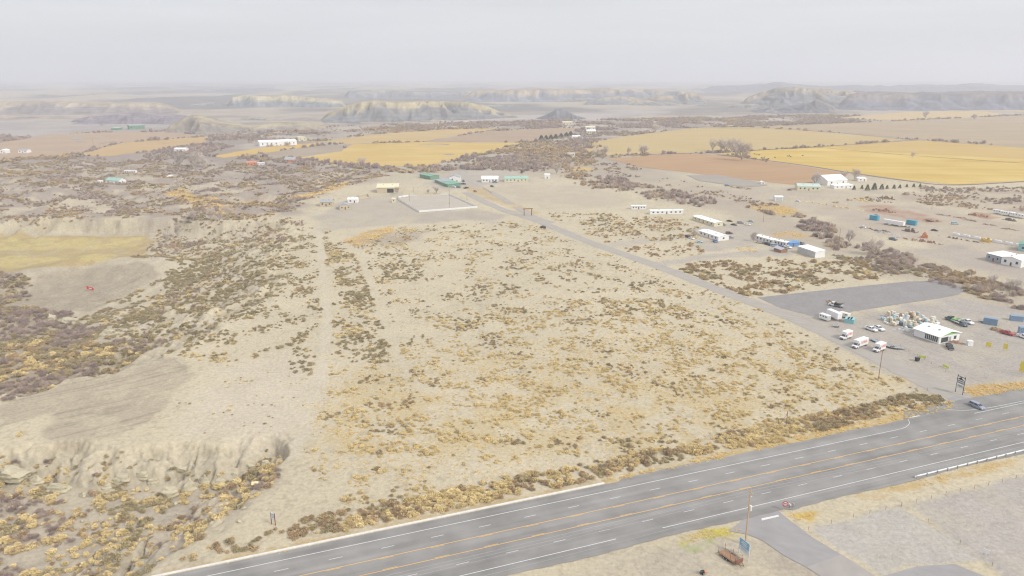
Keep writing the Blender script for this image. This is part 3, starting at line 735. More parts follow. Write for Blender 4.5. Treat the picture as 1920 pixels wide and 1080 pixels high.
def mesa(name, x0, x1, yb, tops, depth, run, cap=(212, 194, 152), low=(150, 146, 146), flat=True, gs=40, seed=0, nu=220, nv=70, gul=.5, capf=.72, yb1=None):
    """upland whose foot runs from photo column x0 to x1 at row yb; tops = skyline (column, row)"""
    xs = np.linspace(x0, x1, nu)
    yb1 = yb if yb1 is None else yb1
    bx, by = U(xs, np.linspace(yb, yb1, nu))
    tx = [q[0] for q in tops]; ty = [q[1] for q in tops]
    yt = np.interp(xs, tx, ty)
    ztop = np.maximum(top_z(by + run * .8, yt), 0.0)
    ex = sstep(np.minimum((xs - x0), (x1 - xs)) / ((x1 - x0) * .06))
    ztop = .9 * ztop * ex * (1 + .16 * (fbm(xs * 3.0, xs * 0, 60, 3, seed + 17) - .5))
    t = np.linspace(0, 1, nv) ** 1.3
    dd = -40 + t * (depth + 40)
    S = np.repeat(bx[None], nv, 0); D = np.repeat(dd[:, None], nu, 1)
    YY = by[None] + D
    XX = S * (1 + D / by[None] * .9)
    g = .6 * ridged(XX + .3 * D + 25 * fbm(XX, YY, 90, 2, seed), D * .3, gs * 1.9, 3, seed + 3) + .4 * ridged(XX, D * .6, gs * .8, 2, seed + 4)
    g2 = fbm(XX, YY, gs * 3, 3, seed + 9)
    sh = (1 - g) * run * gul * 1.9 + (g2 - .5) * run * 1.5
    f = np.clip((D - sh) / run, 0, 1)
    fb = np.clip((depth - D) / (run * 1.4), 0, 1)
    prof_ = np.where(f < .8, (f / .8) ** 1.35 * .72, .72 + .28 * sstep((f - .8) / .2)) if flat else np.sin(f * math.pi / 2) ** 1.4
    ZZ = ztop[None] * prof_ * sstep(fb) + (g - .6) * 3.0 * (ztop[None] > 3)
    ZZ += (fbm(XX, YY, 25, 3, seed) - .5) * 2.5 - 3.0 + height(XX, YY)
    rel = prof_ * sstep(fb)
    cc = np.array(C(*cap)); cl = np.array(C(*low))
    band = .5 + .5 * np.sin(rel * 34 + 4 * g2)
    a = sstep((rel + (g2 - .5) * .9 + (g - .6) * .9 - capf + .1) / .35)[..., None] * .8
    colr = cl * (1 - a) + cc * a
    colr = colr * (0.9 + .2 * band)[..., None] * (0.62 + .6 * g)[..., None]
    co = np.stack([XX, YY, ZZ], -1).reshape(-1, 3)
    i = (np.arange(nv - 1)[:, None] * nu + np.arange(nu - 1)[None]).ravel()
    o = mesh_obj(name, co.tolist(), np.stack([i, i + 1, i + nu + 1, i + nu], 1).tolist(), HILL, None, True)
    at = o.data.color_attributes.new('Col', 'FLOAT_COLOR', 'POINT')
    at.data.foreach_set('color', np.concatenate([colr.reshape(-1, 3), np.ones((nu * nv, 1))], 1).ravel().astype(np.float32))
    tag(o, kind='structure')
    return o
mesa('ridge', 1300, 2300, 176, [(1300, 165), (1440, 154), (1470, 147), (1500, 152), (1560, 158), (1700, 159), (1900, 157), (2300, 156)], 1800, 800, (152, 148, 156), (140, 142, 152), False, 240, 4, gul=.6)
mesa('mesa', -600, 350, 216, [(-600, 186), (0, 190), (60, 188), (200, 190), (330, 193), (350, 196)], 420, 110, (206, 192, 166), (166, 158, 156), True, 60, 5, 260, 60)
mesa('mesa', 420, 650, 203, [(420, 182), (455, 178), (545, 177), (600, 184), (650, 190)], 480, 130, (214, 200, 164), (148, 152, 156), True, 45, 6, 160, 60)
mesa('mesa', 640, 890, 186, [(640, 172), (700, 168), (780, 170), (890, 172)], 600, 160, (176, 168, 158), (146, 150, 158), True, 70, 16, 160, 50)
mesa('mesa', 860, 1330, 192, [(860, 176), (900, 168), (1000, 165), (1100, 166), (1200, 168), (1330, 172)], 700, 170, (204, 184, 156), (148, 152, 160), True, 60, 7, 240, 60)
mesa('mesa', 1090, 1330, 198, [(1090, 190), (1130, 183), (1200, 182), (1260, 177), (1310, 175), (1330, 180)], 300, 110, (196, 178, 150), (150, 150, 152), True, 45, 8, 160, 50)
mesa('mesa', 1560, 2300, 209, [(1560, 180), (1600, 174), (1700, 173), (1920, 173), (2300, 171)], 900, 150, (166, 154, 150), (136, 140, 152), True, 60, 9, 300, 60)
mesa('mesa', 1390, 1640, 206, [(1390, 192), (1425, 175), (1445, 163), (1480, 160), (1530, 163), (1580, 168), (1640, 176)], 700, 230, (200, 184, 158), (146, 147, 151), True, 55, 10, 200, 70, .6)
mesa('mesa', 1405, 1575, 214, [(1405, 205), (1440, 192), (1470, 178), (1500, 175), (1530, 176), (1550, 190), (1575, 206)], 260, 120, (190, 172, 140), (136, 136, 142), True, 38, 11, 160, 60, .55)
mesa('mesa', 590, 985, 233, [(590, 222), (640, 200), (680, 186), (700, 183), (770, 186), (840, 187), (890, 192), (915, 198), (940, 210), (985, 222)], 380, 120, (208, 194, 158), (146, 146, 148), True, 42, 12, 280, 80, .6, yb1=226)
mesa('hill', 1000, 1108, 226, [(1000, 224), (1020, 214), (1044, 199), (1056, 200), (1080, 214), (1108, 224)], 200, 85, (146, 144, 146), (138, 138, 142), False, 26, 13, 120, 50, .35)
mesa('hill', 296, 640, 257, [(296, 244), (330, 226), (358, 210), (380, 212), (410, 226), (440, 229), (470, 234), (520, 228), (590, 229), (640, 246)], 330, 130, (190, 178, 150), (164, 156, 148), False, 36, 14, 260, 70, .4, yb1=247)
mesa('hill', 440, 575, 258, [(440, 252), (470, 236), (490, 232), (520, 234), (550, 240), (575, 250)], 130, 75, (176, 164, 142), (150, 144, 142), False, 30, 15, 120, 50, .4)
mesa('hill', 120, 420, 234, [(120, 226), (170, 213), (250, 208), (330, 212), (420, 222)], 220, 90, (160, 150, 152), (152, 146, 152), False, 36, 18, 160, 50, .5)

for k in range(16):
    cx_ = [-60, 40, 150, 260, 420, 520, 610, 700, 820, 930, 1130, 1230, 1340, 1420, 1650, 1800][k]; w_ = rnd.uniform(90, 220); yb_ = rnd.uniform(198, 232) if k < 10 else rnd.uniform(192, 206)
    hh_ = rnd.uniform(5, 13)
    mesa('hill', cx_ - w_ / 2, cx_ + w_ / 2, yb_, [(cx_ - w_ / 2, yb_ - 1), (cx_ - w_ * rnd.uniform(.1, .35), yb_ - hh_), (cx_ + w_ * rnd.uniform(.0, .3), yb_ - hh_ * rnd.uniform(.6, 1.0)), (cx_ + w_ / 2, yb_ - 1)], 260, rnd.uniform(70, 130),
         (198, 184, 160), (154 + rnd.randint(-8, 10), 150, 150), k % 3 == 0, 34, 60 + k, 110, 44, .5)

# ------------------------------------------------------------------ haze
hb = MB().box(-24000, 24000, -600, 23500, -60, 420)
haze = hb.build('haze', None)
tag(haze, 'pale winter haze filling the whole valley', 'haze', kind='stuff')
hm = bpy.data.materials.new('haze_air'); hm.use_nodes = True
hn = hm.node_tree; hn.nodes.clear()
ho = N(hn, 'ShaderNodeOutputMaterial'); hv = N(hn, 'ShaderNodeVolumePrincipled')
hv.inputs['Color'].default_value = (.78, .81, .87, 1)
hv.inputs['Density'].default_value = 1.7e-4
hv.inputs['Anisotropy'].default_value = 0.2
hn.links.new(hv.outputs[0], ho.inputs['Volume'])
haze.data.materials.append(hm)

# ------------------------------------------------------------------ shrubs
def leaf_material(name, c1, c2, c3):
    m = bpy.data.materials.new(name); m.use_nodes = True
    nt = m.node_tree; b = nt.nodes['Principled BSDF']
    b.inputs['Roughness'].default_value = .9; b.inputs['Specular IOR Level'].default_value = .08
    oi = N(nt, 'ShaderNodeObjectInfo'); tc = N(nt, 'ShaderNodeTexCoord')
    n = N(nt, 'ShaderNodeTexNoise'); n.inputs['Scale'].default_value = 2.6; n.inputs['Detail'].default_value = 4
    nt.links.new(tc.outputs['Object'], n.inputs['Vector'])
    ad = N(nt, 'ShaderNodeMath', operation='ADD'); nt.links.new(oi.outputs['Random'], ad.inputs[0]); nt.links.new(n.outputs[0], ad.inputs[1])
    hf = N(nt, 'ShaderNodeMath', operation='MULTIPLY_ADD'); nt.links.new(ad.outputs[0], hf.inputs[0]); hf.inputs[1].default_value = .72; hf.inputs[2].default_value = -.22
    cr_ = N(nt, 'ShaderNodeValToRGB')
    e = cr_.color_ramp.elements
    e[0].position = 0.05; e[0].color = (*c1, 1); e[1].position = .95; e[1].color = (*c3, 1)
    x = cr_.color_ramp.elements.new(.5); x.color = (*c2, 1)
    nt.links.new(hf.outputs[0], cr_.inputs[0]); nt.links.new(cr_.outputs[0], b.inputs['Base Color'])
    tl = N(nt, 'ShaderNodeBsdfTranslucent'); nt.links.new(cr_.outputs[0], tl.inputs['Color'])
    ms = N(nt, 'ShaderNodeMixShader'); ms.inputs[0].default_value = .24
    nt.links.new(b.outputs[0], ms.inputs[1]); nt.links.new(tl.outputs[0], ms.inputs[2])
    nt.links.new(ms.outputs[0], nt.nodes['Material Output'].inputs['Surface'])
    return m
KL = .98
LEAF = {
    'sage': leaf_material('sagebrush_leaf', C(158, 147, 120, KL), C(181, 168, 136, KL), C(201, 186, 148, KL)),
    'gold': leaf_material('rabbitbrush_leaf', C(207, 189, 144, KL), C(225, 207, 160, KL), C(237, 221, 175, KL)),
    'rust': leaf_material('greasewood_leaf', C(168, 146, 119, KL), C(190, 168, 136, KL), C(212, 190, 150, KL)),
    'bare': leaf_material('bare_twig', C(154, 139, 134, KL), C(177, 161, 153, KL), C(198, 181, 167, KL)),
    'willow': leaf_material('willow_twig', C(166, 152, 146, KL), C(194, 180, 166, KL), C(212, 194, 164, KL)),
    'grass': leaf_material('dry_grass', C(222, 200, 146, KL), C(236, 214, 158, KL), C(244, 226, 174, KL)),
    'green': leaf_material('juniper_leaf', C(116, 124, 108, KL), C(132, 138, 118, KL), C(148, 150, 128, KL)),
}
def bush_mesh(name, n, kind, seed, lf=1.0):
    g = np.random.default_rng(seed)
    nl = g.integers(6, 10)
    ang = g.uniform(0, 2 * np.pi, nl); rr = np.sqrt(g.uniform(0, 1, nl)) * .62
    lc = np.stack([rr * np.cos(ang), rr * np.sin(ang), g.uniform(.18, .5, nl) * (1.1 - rr)], 1)
    lr = g.uniform(.28, .46, nl)
    w = lr ** 2; w /= w.sum()
    li = g.choice(nl, n, p=w)
    d = g.normal(size=(n, 3)); d[:, 2] = np.abs(d[:, 2]) * .9 + .05 * g.normal(size=n); d /= np.linalg.norm(d, axis=1)[:, None]
    P = lc[li] + d * (lr[li] * g.uniform(.62, 1.06, n))[:, None]
    P[:, 2] = np.maximum(P[:, 2] * (1.25 if kind in ('bare', 'willow') else 1.05), .02)
    up = np.array([0, 0, 1.0])
    if kind in ('bare', 'willow', 'grass'):
        ax = d * .6 + up * .9 + g.normal(size=(n, 3)) * .25; ln = g.uniform(.16, .34, n); wd = g.uniform(.022, .05, n)
        if kind == 'grass': ln = g.uniform(.2, .4, n); wd = g.uniform(.05, .09, n)
    else:
        ax = d + g.normal(size=(n, 3)) * .55; ln = g.uniform(.09, .17, n); wd = g.uniform(.06, .12, n)
    ln = ln * (1 + (lf - 1) * .6); wd = wd * lf
    ax /= np.linalg.norm(ax, axis=1)[:, None]
    sd2 = np.cross(ax, g.normal(size=(n, 3))); sd2 /= np.linalg.norm(sd2, axis=1)[:, None]
    a = P - ax * ln[:, None] * .5; b = P + ax * ln[:, None] * .5
    V = np.stack([a - sd2 * wd[:, None] * .5, a + sd2 * wd[:, None] * .5, b + sd2 * wd[:, None] * .8, b - sd2 * wd[:, None] * .8], 1).reshape(-1, 3)
    if kind in ('bare', 'willow', 'grass'):
        V = np.stack([a - sd2 * wd[:, None] * .7, a + sd2 * wd[:, None] * .7, b + sd2 * wd[:, None] * .2, b - sd2 * wd[:, None] * .2], 1).reshape(-1, 3)
    # a few woody stems
    me = bpy.data.meshes.new(name)
    F = [(4 * i, 4 * i + 1, 4 * i + 2, 4 * i + 3) for i in range(n)]
    V = V.tolist()
    for k in range(7):
        q = lc[k % nl]; b0 = len(V)
        V += [(q[0] * .15 - .02, q[1] * .15, -.12), (q[0] * .15 + .02, q[1] * .15, -.12), (q[0] * .9, q[1] * .9, q[2] + .1)]
        F.append((b0, b0 + 1, b0 + 2))
    me.from_pydata(V, [], F); me.update()
    me.materials.append(LEAF[kind])
    return me
BMESH = {}
for kd, nm, nleaf in (('sage', 'sagebrush', 420), ('gold', 'rabbitbrush', 420), ('rust', 'greasewood', 420), ('bare', 'bare_shrub', 420), ('willow', 'willow_shrub', 460), ('grass', 'grass_tuft', 90)):
    BMESH[kd] = [bush_mesh(nm, nleaf, kd, 100 + 10 * i + len(nm)) for i in range(3)]
NAMEK = {'sage': 'sagebrush', 'gold': 'rabbitbrush', 'rust': 'greasewood', 'bare': 'bare_shrub', 'willow': 'willow_shrub', 'grass': 'grass_tuft'}

EXCL = [wpoly(p) for p in (
    [(592, 430), (604, 430), (614, 520), (624, 600), (616, 700), (566, 860), (545, 860), (590, 720), (604, 600), (597, 520)],
    [(666, 470), (678, 468), (734, 600), (764, 690), (750, 692), (713, 604)],
    [(1478, 588), (1420, 560), (1500, 546), (1700, 524), (1790, 527), (1815, 545), (1800, 560), (1960, 590), (1960, 712), (1800, 728), (1790, 748), (1700, 712), (1600, 668)],
    [(1222, 492), (1330, 474), (1300, 430), (1350, 418), (1440, 428), (1490, 462), (1550, 470), (1548, 488), (1500, 484), (1460, 480), (1400, 484), (1300, 492), (1230, 504)],
    [(740, 372), (800, 362), (896, 390), (892, 400), (790, 402)],
    [(-60, 770), (0, 757), (120, 722), (230, 690), (330, 672), (362, 700), (330, 738), (280, 790), (220, 822), (110, 838), (80, 818), (100, 772), (0, 800)],
    [(60, 580), (70, 518), (140, 500), (260, 497), (290, 512), (250, 545), (170, 585)],
    [(1500, 395), (1600, 375), (1720, 385), (1960, 400), (1960, 545), (1850, 520), (1760, 490), (1700, 455), (1600, 428)],
    [(1270, 1030), (1400, 990), (1480, 960), (1960, 870), (1960, 1130), (1200, 1130)],
    [(590, 405), (640, 372), (750, 342), (880, 398), (940, 402), (930, 418), (860, 410), (600, 432)],
    [(780, 348), (800, 325), (860, 318), (1040, 325), (1040, 345), (920, 350), (860, 358)],
    [(1180, 384), (1285, 390), (1290, 404), (1180, 398)],
    [(1380, 360), (1490, 340), (1640, 335), (1730, 345), (1720, 360), (1480, 385), (1440, 382)],
    [(-60, 446), (90, 441), (280, 437), (288, 452), (245, 482), (150, 496), (0, 512), (-60, 518)],
)]
for o in [o for o in bpy.data.objects if o.name.startswith('field') and not o.name.startswith('field_ditch')]:
    EXCL.append([(v.co.x, v.co.y) for v in o.data.vertices])
CRX = [(p.x, p.y) for p in cr[::3]]
def allowed(X, Y):
    ok = np.ones(X.shape, bool)
    dx, dy = X - HO.x, Y - HO.y
    t = dx * HN.x + dy * HN.y
    ok &= ~((t < 12.6) & (t > -60))
    for P in EXCL:
        xs = [q[0] for q in P]; ys = [q[1] for q in P]
        bb = ok & (X > min(xs)) & (X < max(xs)) & (Y > min(ys)) & (Y < max(ys))
        if bb.any():
            k = np.where(bb)[0]
            ok[k] &= ~inside(X[k], Y[k], P)
    d = np.full(X.shape, 1e9)
    for i in range(len(CRX) - 1):
        d = np.minimum(d, seg_dist(X, Y, *CRX[i], *CRX[i + 1]))
    ok &= d > 5.2
    return ok
PTS = []     # rows: X, Y, radius, kind index, region index
KINDS = ['sage', 'gold', 'rust', 'bare', 'willow', 'grass']
def scatter(px, dens, mix, size, clump=12.0, thr=.45, soft=.12, where='on the open parcel', seed=1, free=False, edge=1.0):
    P = wpoly(px)
    xs = [q[0] for q in P]; ys = [q[1] for q in P]
    area = (max(xs) - min(xs)) * (max(ys) - min(ys))
    n = int(area * dens)
    g = np.random.default_rng(seed * 77 + 5)
    X = g.uniform(min(xs), max(xs), n); Y = g.uniform(min(ys), max(ys), n)
    yc = sum(ys) / len(ys)
    k = sdist(X, Y, P) + (fbm(X, Y, 14 + yc * .03, 3, seed + 611) - .55) * (8 + yc * .05) * edge > 0
    X, Y = X[k], Y[k]
    nv_ = fbm(X, Y, clump, 3, seed * 13 + 201)
    k = g.uniform(size=len(X)) < sstep((nv_ - thr) / soft)
    X, Y, nv_ = X[k], Y[k], nv_[k]
    if not free:
        k = allowed(X, Y); X, Y, nv_ = X[k], Y[k], nv_[k]
    r = size[0] + (size[1] - size[0]) * g.beta(1.6, 3.2, len(X)) * (.6 + .8 * sstep((nv_ - thr) / .25))
    kn = [KINDS.index(q) for q in mix]; kw = np.array([mix[q] for q in mix], float); kw /= kw.sum()
    # neighbours tend to be of one kind
    sel = (fbm(X, Y, clump * 1.6, 2, seed * 7 + 401) * 1.5 - .25 + g.normal(0, .16, len(X)))
    sel = np.clip(sel, 0, .999)
    ki = np.array(kn)[np.searchsorted(np.cumsum(kw), sel, side='right').clip(0, len(kn) - 1)]
    PTS.append(np.stack([X, Y, r, ki, np.full(len(X), len(WHERE))], 1))
    WHERE.append(where)
WHERE = []
# open parcel
scatter([(600, 690), (760, 640), (1000, 560), (1200, 560), (1420, 600), (1560, 670), (1700, 735), (1500, 790), (1250, 850), (900, 915), (640, 960), (560, 850)], .40, {'gold': 8, 'sage': 1.6, 'rust': .8}, (.3, 1.15), 6, .36, .25, 'on the open sandy parcel', 1)
scatter([(600, 460), (760, 425), (960, 415), (1100, 470), (1300, 545), (1420, 600), (1200, 590), (1000, 600), (760, 660), (610, 700)], .17, {'gold': 4, 'sage': 4, 'rust': 2}, (.3, 1.4), 8, .40, .22, 'on the open sandy parcel', 2)
scatter([(1000, 415), (1100, 455), (1400, 565), (1620, 668), (1740, 735), (1690, 740), (1540, 670), (1380, 590), (1180, 510), (980, 425)], .09, {'rust': 3, 'gold': 4, 'sage': 1}, (.3, 1.3), 7, .42, .15, 'along the gravel road', 3)
scatter([(595, 460), (640, 455), (700, 520), (740, 600), (730, 690), (660, 700), (600, 640), (640, 560)], .26, {'sage': 8, 'gold': 2}, (.5, 1.6), 9, .38, .14, 'in the belt along the parcel edge', 4, False, .3)
scatter([(700, 490), (800, 485), (790, 520), (700, 535)], .16, {'sage': 5, 'gold': 2}, (.5, 1.6), 8, .36, .12, 'in the belt along the parcel edge', 24)
scatter([(540, 600), (600, 560), (620, 680), (590, 720), (540, 715)], .16, {'sage': 8, 'gold': 2}, (.5, 1.5), 8, .40, .12, 'in the belt along the parcel edge', 25)
scatter([(330, 740), (520, 690), (600, 700), (600, 900), (540, 830), (300, 820)], .05, {'gold': 5, 'rust': 2}, (.25, .9), 8, .5, .15, 'on the flat above the cliff', 5)
# eroded slope
scatter([(350, 640), (430, 540), (560, 440), (610, 430), (600, 560), (560, 650), (480, 690), (340, 690)], .26, {'sage': 8, 'gold': .8, 'rust': .6}, (.4, 1.6), 10, .38, .18, 'on the eroded slope', 6)
scatter([(200, 620), (300, 520), (420, 460), (560, 440), (430, 560), (360, 640), (300, 680), (180, 700)], .30, {'sage': 8, 'gold': .8, 'rust': .6, 'bare': 1.2}, (.5, 1.9), 10, .36, .16, 'on the eroded slope', 7)
scatter([(150, 600), (215, 575), (260, 540), (300, 515), (380, 470), (470, 445), (430, 520), (330, 600), (300, 660), (230, 690), (200, 640)], .26, {'sage': 8, 'bare': 1.6, 'gold': .8}, (.5, 1.8), 9, .36, .2, 'on the eroded slope', 31)
scatter([(300, 675), (345, 655), (450, 655), (440, 690), (360, 688)], .22, {'sage': 3, 'gold': 3}, (.6, 1.7), 7, .38, .15, 'along the edge of the graded dirt', 32)
scatter([(230, 455), (300, 440), (420, 420), (560, 405), (590, 430), (470, 455), (330, 485), (260, 500)], .16, {'sage': 5, 'rust': 3, 'bare': 2}, (.5, 1.8), 9, .38, .18, 'on the eroded slope', 33)
# gully floors
scatter([(-120, 560), (0, 505), (70, 560), (150, 600), (280, 640), (230, 690), (120, 720), (0, 755), (-120, 790)], .22, {'bare': 5, 'sage': 4, 'rust': 1.4, 'gold': .7}, (.9, 2.7), 10, .26, .12, 'in the upper left gully', 8)
scatter([(-60, 880), (20, 870), (130, 900), (300, 910), (430, 880), (530, 840), (545, 870), (470, 940), (380, 1020), (280, 1090), (-60, 1160)], .36, {'sage': 4, 'gold': 4, 'rust': 1.6, 'bare': 2.2}, (.5, 1.9), 7, .28, .14, 'in the gully below the cliff', 9)
scatter([(0, 850), (130, 842), (260, 845), (420, 838), (520, 830), (520, 862), (420, 900), (200, 915), (0, 905)], .16, {'sage': 5, 'rust': 2}, (.4, 1.2), 6, .40, .14, 'on the cliff ledges', 10, False, .3)
scatter([(-60, 850), (60, 790), (110, 840), (260, 838), (240, 852), (60, 856), (-60, 890)], .09, {'gold': 3, 'sage': 3}, (.4, 1.2), 8, .44, .1, 'on the cliff top', 26)
# roadside hedge
for a in ([(530, 982), (700, 948), (930, 898), (1140, 868), (1140, 892), (900, 944), (640, 998), (540, 1012)], [(1080, 872), (1300, 826), (1520, 780), (1700, 740), (1785, 745), (1790, 758), (1640, 786), (1400, 838), (1220, 876), (1120, 898)]):
    scatter(a, .6, {'gold': 5, 'rust': 3, 'sage': 2}, (.55, 1.75), 7, .24, .14, 'in the brush beside the highway', 11 + len(PTS), False, .12)
scatter([(260, 1080), (430, 1010), (540, 985), (560, 1010), (330, 1072)], .25, {'gold': 4, 'rust': 3, 'sage': 2}, (.6, 1.7), 8, .30, .1, 'in the brush beside the highway', 13, False, .2)
# east of the gravel road
scatter([(1030, 400), (1180, 400), (1300, 412), (1310, 450), (1160, 455), (1100, 440)], .14, {'rust': 5, 'gold': 2, 'sage': 4}, (.5, 1.8), 11, .34, .18, 'east of the gravel road', 14)
scatter([(1160, 462), (1290, 455), (1330, 478), (1230, 500)], .11, {'rust': 6, 'gold': 2}, (.5, 1.6), 10, .38, .16, 'east of the gravel road', 15)
scatter([(1240, 505), (1320, 490), (1470, 484), (1560, 490), (1700, 510), (1640, 530), (1480, 548), (1400, 560), (1330, 545)], .17, {'rust': 6, 'sage': 3, 'gold': 1}, (.5, 2.1), 11, .36, .16, 'east of the gravel road', 16)
scatter([(1560, 470), (1640, 480), (1760, 500), (1850, 530), (1930, 560), (1930, 590), (1830, 560), (1720, 522), (1600, 500)], .16, {'rust': 4, 'sage': 3, 'bare': 3}, (.7, 2.4), 14, .36, .12, 'between the pad and the creek', 17)
# creek thickets
scatter([(1010, 300), (1060, 295), (1110, 330), (1200, 345), (1330, 372), (1320, 392), (1200, 372), (1080, 345)], .05, {'bare': 5, 'willow': 3, 'rust': 2}, (1.4, 4.2), 22, .36, .1, 'in the creek thicket', 18, True)
scatter([(1380, 385), (1450, 382), (1560, 420), (1600, 455), (1720, 480), (1790, 505), (1930, 550), (1930, 580), (1800, 540), (1680, 505), (1560, 470), (1500, 425)], .07, {'bare': 5, 'willow': 4, 'rust': 2}, (1.3, 4.0), 20, .37, .1, 'in the creek thicket', 19, True)
scatter([(900, 300), (1000, 280), (1120, 262), (1100, 285), (1060, 305), (960, 318)], .022, {'bare': 6, 'willow': 2}, (2, 5), 35, .4, .12, 'in the creek thicket', 20, True)
# badland scrub on the left
scatter([(-200, 440), (-200, 300), (200, 300), (420, 306), (640, 312), (730, 330), (640, 350), (560, 400), (420, 415), (290, 414), (100, 416), (80, 436)], .14, {'bare': 5, 'sage': 3, 'rust': 4}, (.6, 2.4), 16, .38, .2, 'in the badland scrub', 21)
scatter([(230, 440), (330, 455), (420, 420), (470, 395), (560, 400), (520, 440), (420, 450), (300, 480)], .08, {'rust': 4, 'bare': 3, 'sage': 2}, (.8, 2.4), 20, .4, .12, 'by the bare cottonwoods', 22)
# far scrub
FARP = [(-300, 300), (-300, 262), (640, 236), (1100, 224), (1500, 216), (1960, 216), (1960, 300), (1400, 300), (1040, 330), (700, 325), (560, 306)]
scatter(FARP, .022, {'bare': 7, 'sage': 1.5, 'rust': 2}, (1.6, 5.5), 70, .36, .18, 'in the far scrub', 23)
scatter([(1090, 300), (1160, 330), (1400, 385), (1700, 380), (1960, 420), (1960, 350), (1730, 350), (1480, 360), (1300, 345), (1140, 305)], .05, {'rust': 4, 'bare': 4, 'sage': 2}, (.7, 2.6), 22, .42, .15, 'in the flats by the farm', 27)
ALLP = np.concatenate(PTS)
bz = height(ALLP[:, 0], ALLP[:, 1])
sx, sy, dep_ = project(ALLP[:, 0], ALLP[:, 1], bz)
vis = (sx > -20) & (sx < 1940) & (sy > 150) & (sy < 1110)
keep = (sx > -500) & (sx < 2420)
scr = np.where(vis & (sx > 5) & (sx < 1915) & (sy < 1075), ALLP[:, 2] / dep_, 0)
order = np.argsort(-scr)
single = set(order[:300].tolist())
LOOK = {'sage': 'olive grey sagebrush', 'gold': 'golden dry rabbitbrush', 'rust': 'rusty brown greasewood bush', 'bare': 'leafless purplish grey shrub', 'willow': 'pale bare willow shrub', 'grass': 'straw yellow grass tuft'}
SRC = {k: [] for k in KINDS}
for i in order[:300]:
    X, Y, r, ki, wi = ALLP[i]
    kd = KINDS[int(ki)]
    v = int(i) % 3
    o = bpy.data.objects.new(NAMEK[kd], BMESH[kd][v]); col.objects.link(o)
    o.location = (X, Y, bz[i] - .05 * r); o.rotation_euler = (0, 0, rnd.uniform(0, 6.28)); o.scale = (r, r, r * rnd.uniform(.75, 1.05))
    w = WHERE[int(wi)]
    tag(o, LOOK[kd] + ' growing ' + w, 'shrub', LOOK[kd] + ' ' + w)
def instancer(name, pts, meshes, label, cat):
    """one object: a point cloud that carries copies of the given meshes"""
    me = bpy.data.meshes.new(name)
    n = len(pts)
    me.vertices.add(n); me.vertices.foreach_set('co', np.ascontiguousarray(pts[:, :3], np.float32).ravel())
    for nm, c in (('scl', 3), ('rot', 4)):
        a = me.attributes.new(nm, 'FLOAT', 'POINT'); a.data.foreach_set('value', np.ascontiguousarray(pts[:, c], np.float32))
    a = me.attributes.new('vid', 'INT', 'POINT'); a.data.foreach_set('value', np.ascontiguousarray(pts[:, 5]).astype(np.int32))
    o = bpy.data.objects.new(name, me); col.objects.link(o)
    tag(o, label, cat, kind='stuff')
    src_col = bpy.data.collections.new(name + '_source')
    for m in meshes:
        so = bpy.data.objects.new(name + '_source', m); src_col.objects.link(so)
    ng = bpy.data.node_groups.new(name + '_nodes', 'GeometryNodeTree')
    ng.interface.new_socket('Geometry', in_out='INPUT', socket_type='NodeSocketGeometry')
    ng.interface.new_socket('Geometry', in_out='OUTPUT', socket_type='NodeSocketGeometry')
    gi = N(ng, 'NodeGroupInput'); go = N(ng, 'NodeGroupOutput')
    ci = N(ng, 'GeometryNodeCollectionInfo'); ci.inputs['Collection'].default_value = src_col
    ci.inputs['Separate Children'].default_value = True; ci.inputs['Reset Children'].default_value = True
    ip = N(ng, 'GeometryNodeInstanceOnPoints'); ip.inputs['Pick Instance'].default_value = True
    def attr(nm, t):
        q = N(ng, 'GeometryNodeInputNamedAttribute', data_type=t); q.inputs['Name'].default_value = nm; return q.outputs['Attribute']
    cx = N(ng, 'ShaderNodeCombineXYZ'); ng.links.new(attr('rot', 'FLOAT'), cx.inputs['Z'])
    er = N(ng, 'FunctionNodeEulerToRotation'); ng.links.new(cx.outputs[0], er.inputs[0])
    ng.links.new(gi.outputs[0], ip.inputs['Points']); ng.links.new(ci.outputs[0], ip.inputs['Instance'])
    ng.links.new(attr('vid', 'INT'), ip.inputs['Instance Index']); ng.links.new(er.outputs[0], ip.inputs['Rotation'])
    ng.links.new(attr('scl', 'FLOAT'), ip.inputs['Scale']); ng.links.new(ip.outputs[0], go.inputs[0])
    md = o.modifiers.new('scatter', 'NODES'); md.node_group = ng
    return o
restm = keep.copy(); restm[list(single)] = False
STUFFL = {'sage': ('sagebrush_scrub', 'olive grey sagebrush scattered over parcel, slope and gully'), 'gold': ('rabbitbrush_scrub', 'golden dry rabbitbrush clumps scattered across the sandy parcel'),
          'rust': ('greasewood_scrub', 'rusty brown greasewood brush across flats and roadside'), 'bare': ('bare_scrub', 'purplish grey leafless scrub in gullies and far flats'), 'willow': ('willow_thicket', 'pale bare willow thicket lining the creek')}
for ki, kd in enumerate(KINDS[:5]):
    k = np.where(restm & (ALLP[:, 3] == ki))[0]
    if not len(k): continue
    pts = np.stack([ALLP[k, 0], ALLP[k, 1], bz[k] - .05, ALLP[k, 2], rng.uniform(0, 6.28, len(k)), rng.integers(0, 3, len(k))], 1)
    far_ = dep_[k] > 480
    lowm = [bush_mesh(NAMEK[kd] + '_far', 80, kd, 300 + i, 3.4 if kd in ('bare', 'willow') else 2.1) for i in range(3)]
    pts[far_, 5] += 3
    instancer(STUFFL[kd][0], pts, BMESH[kd] + lowm, STUFFL[kd][1], 'scrub')
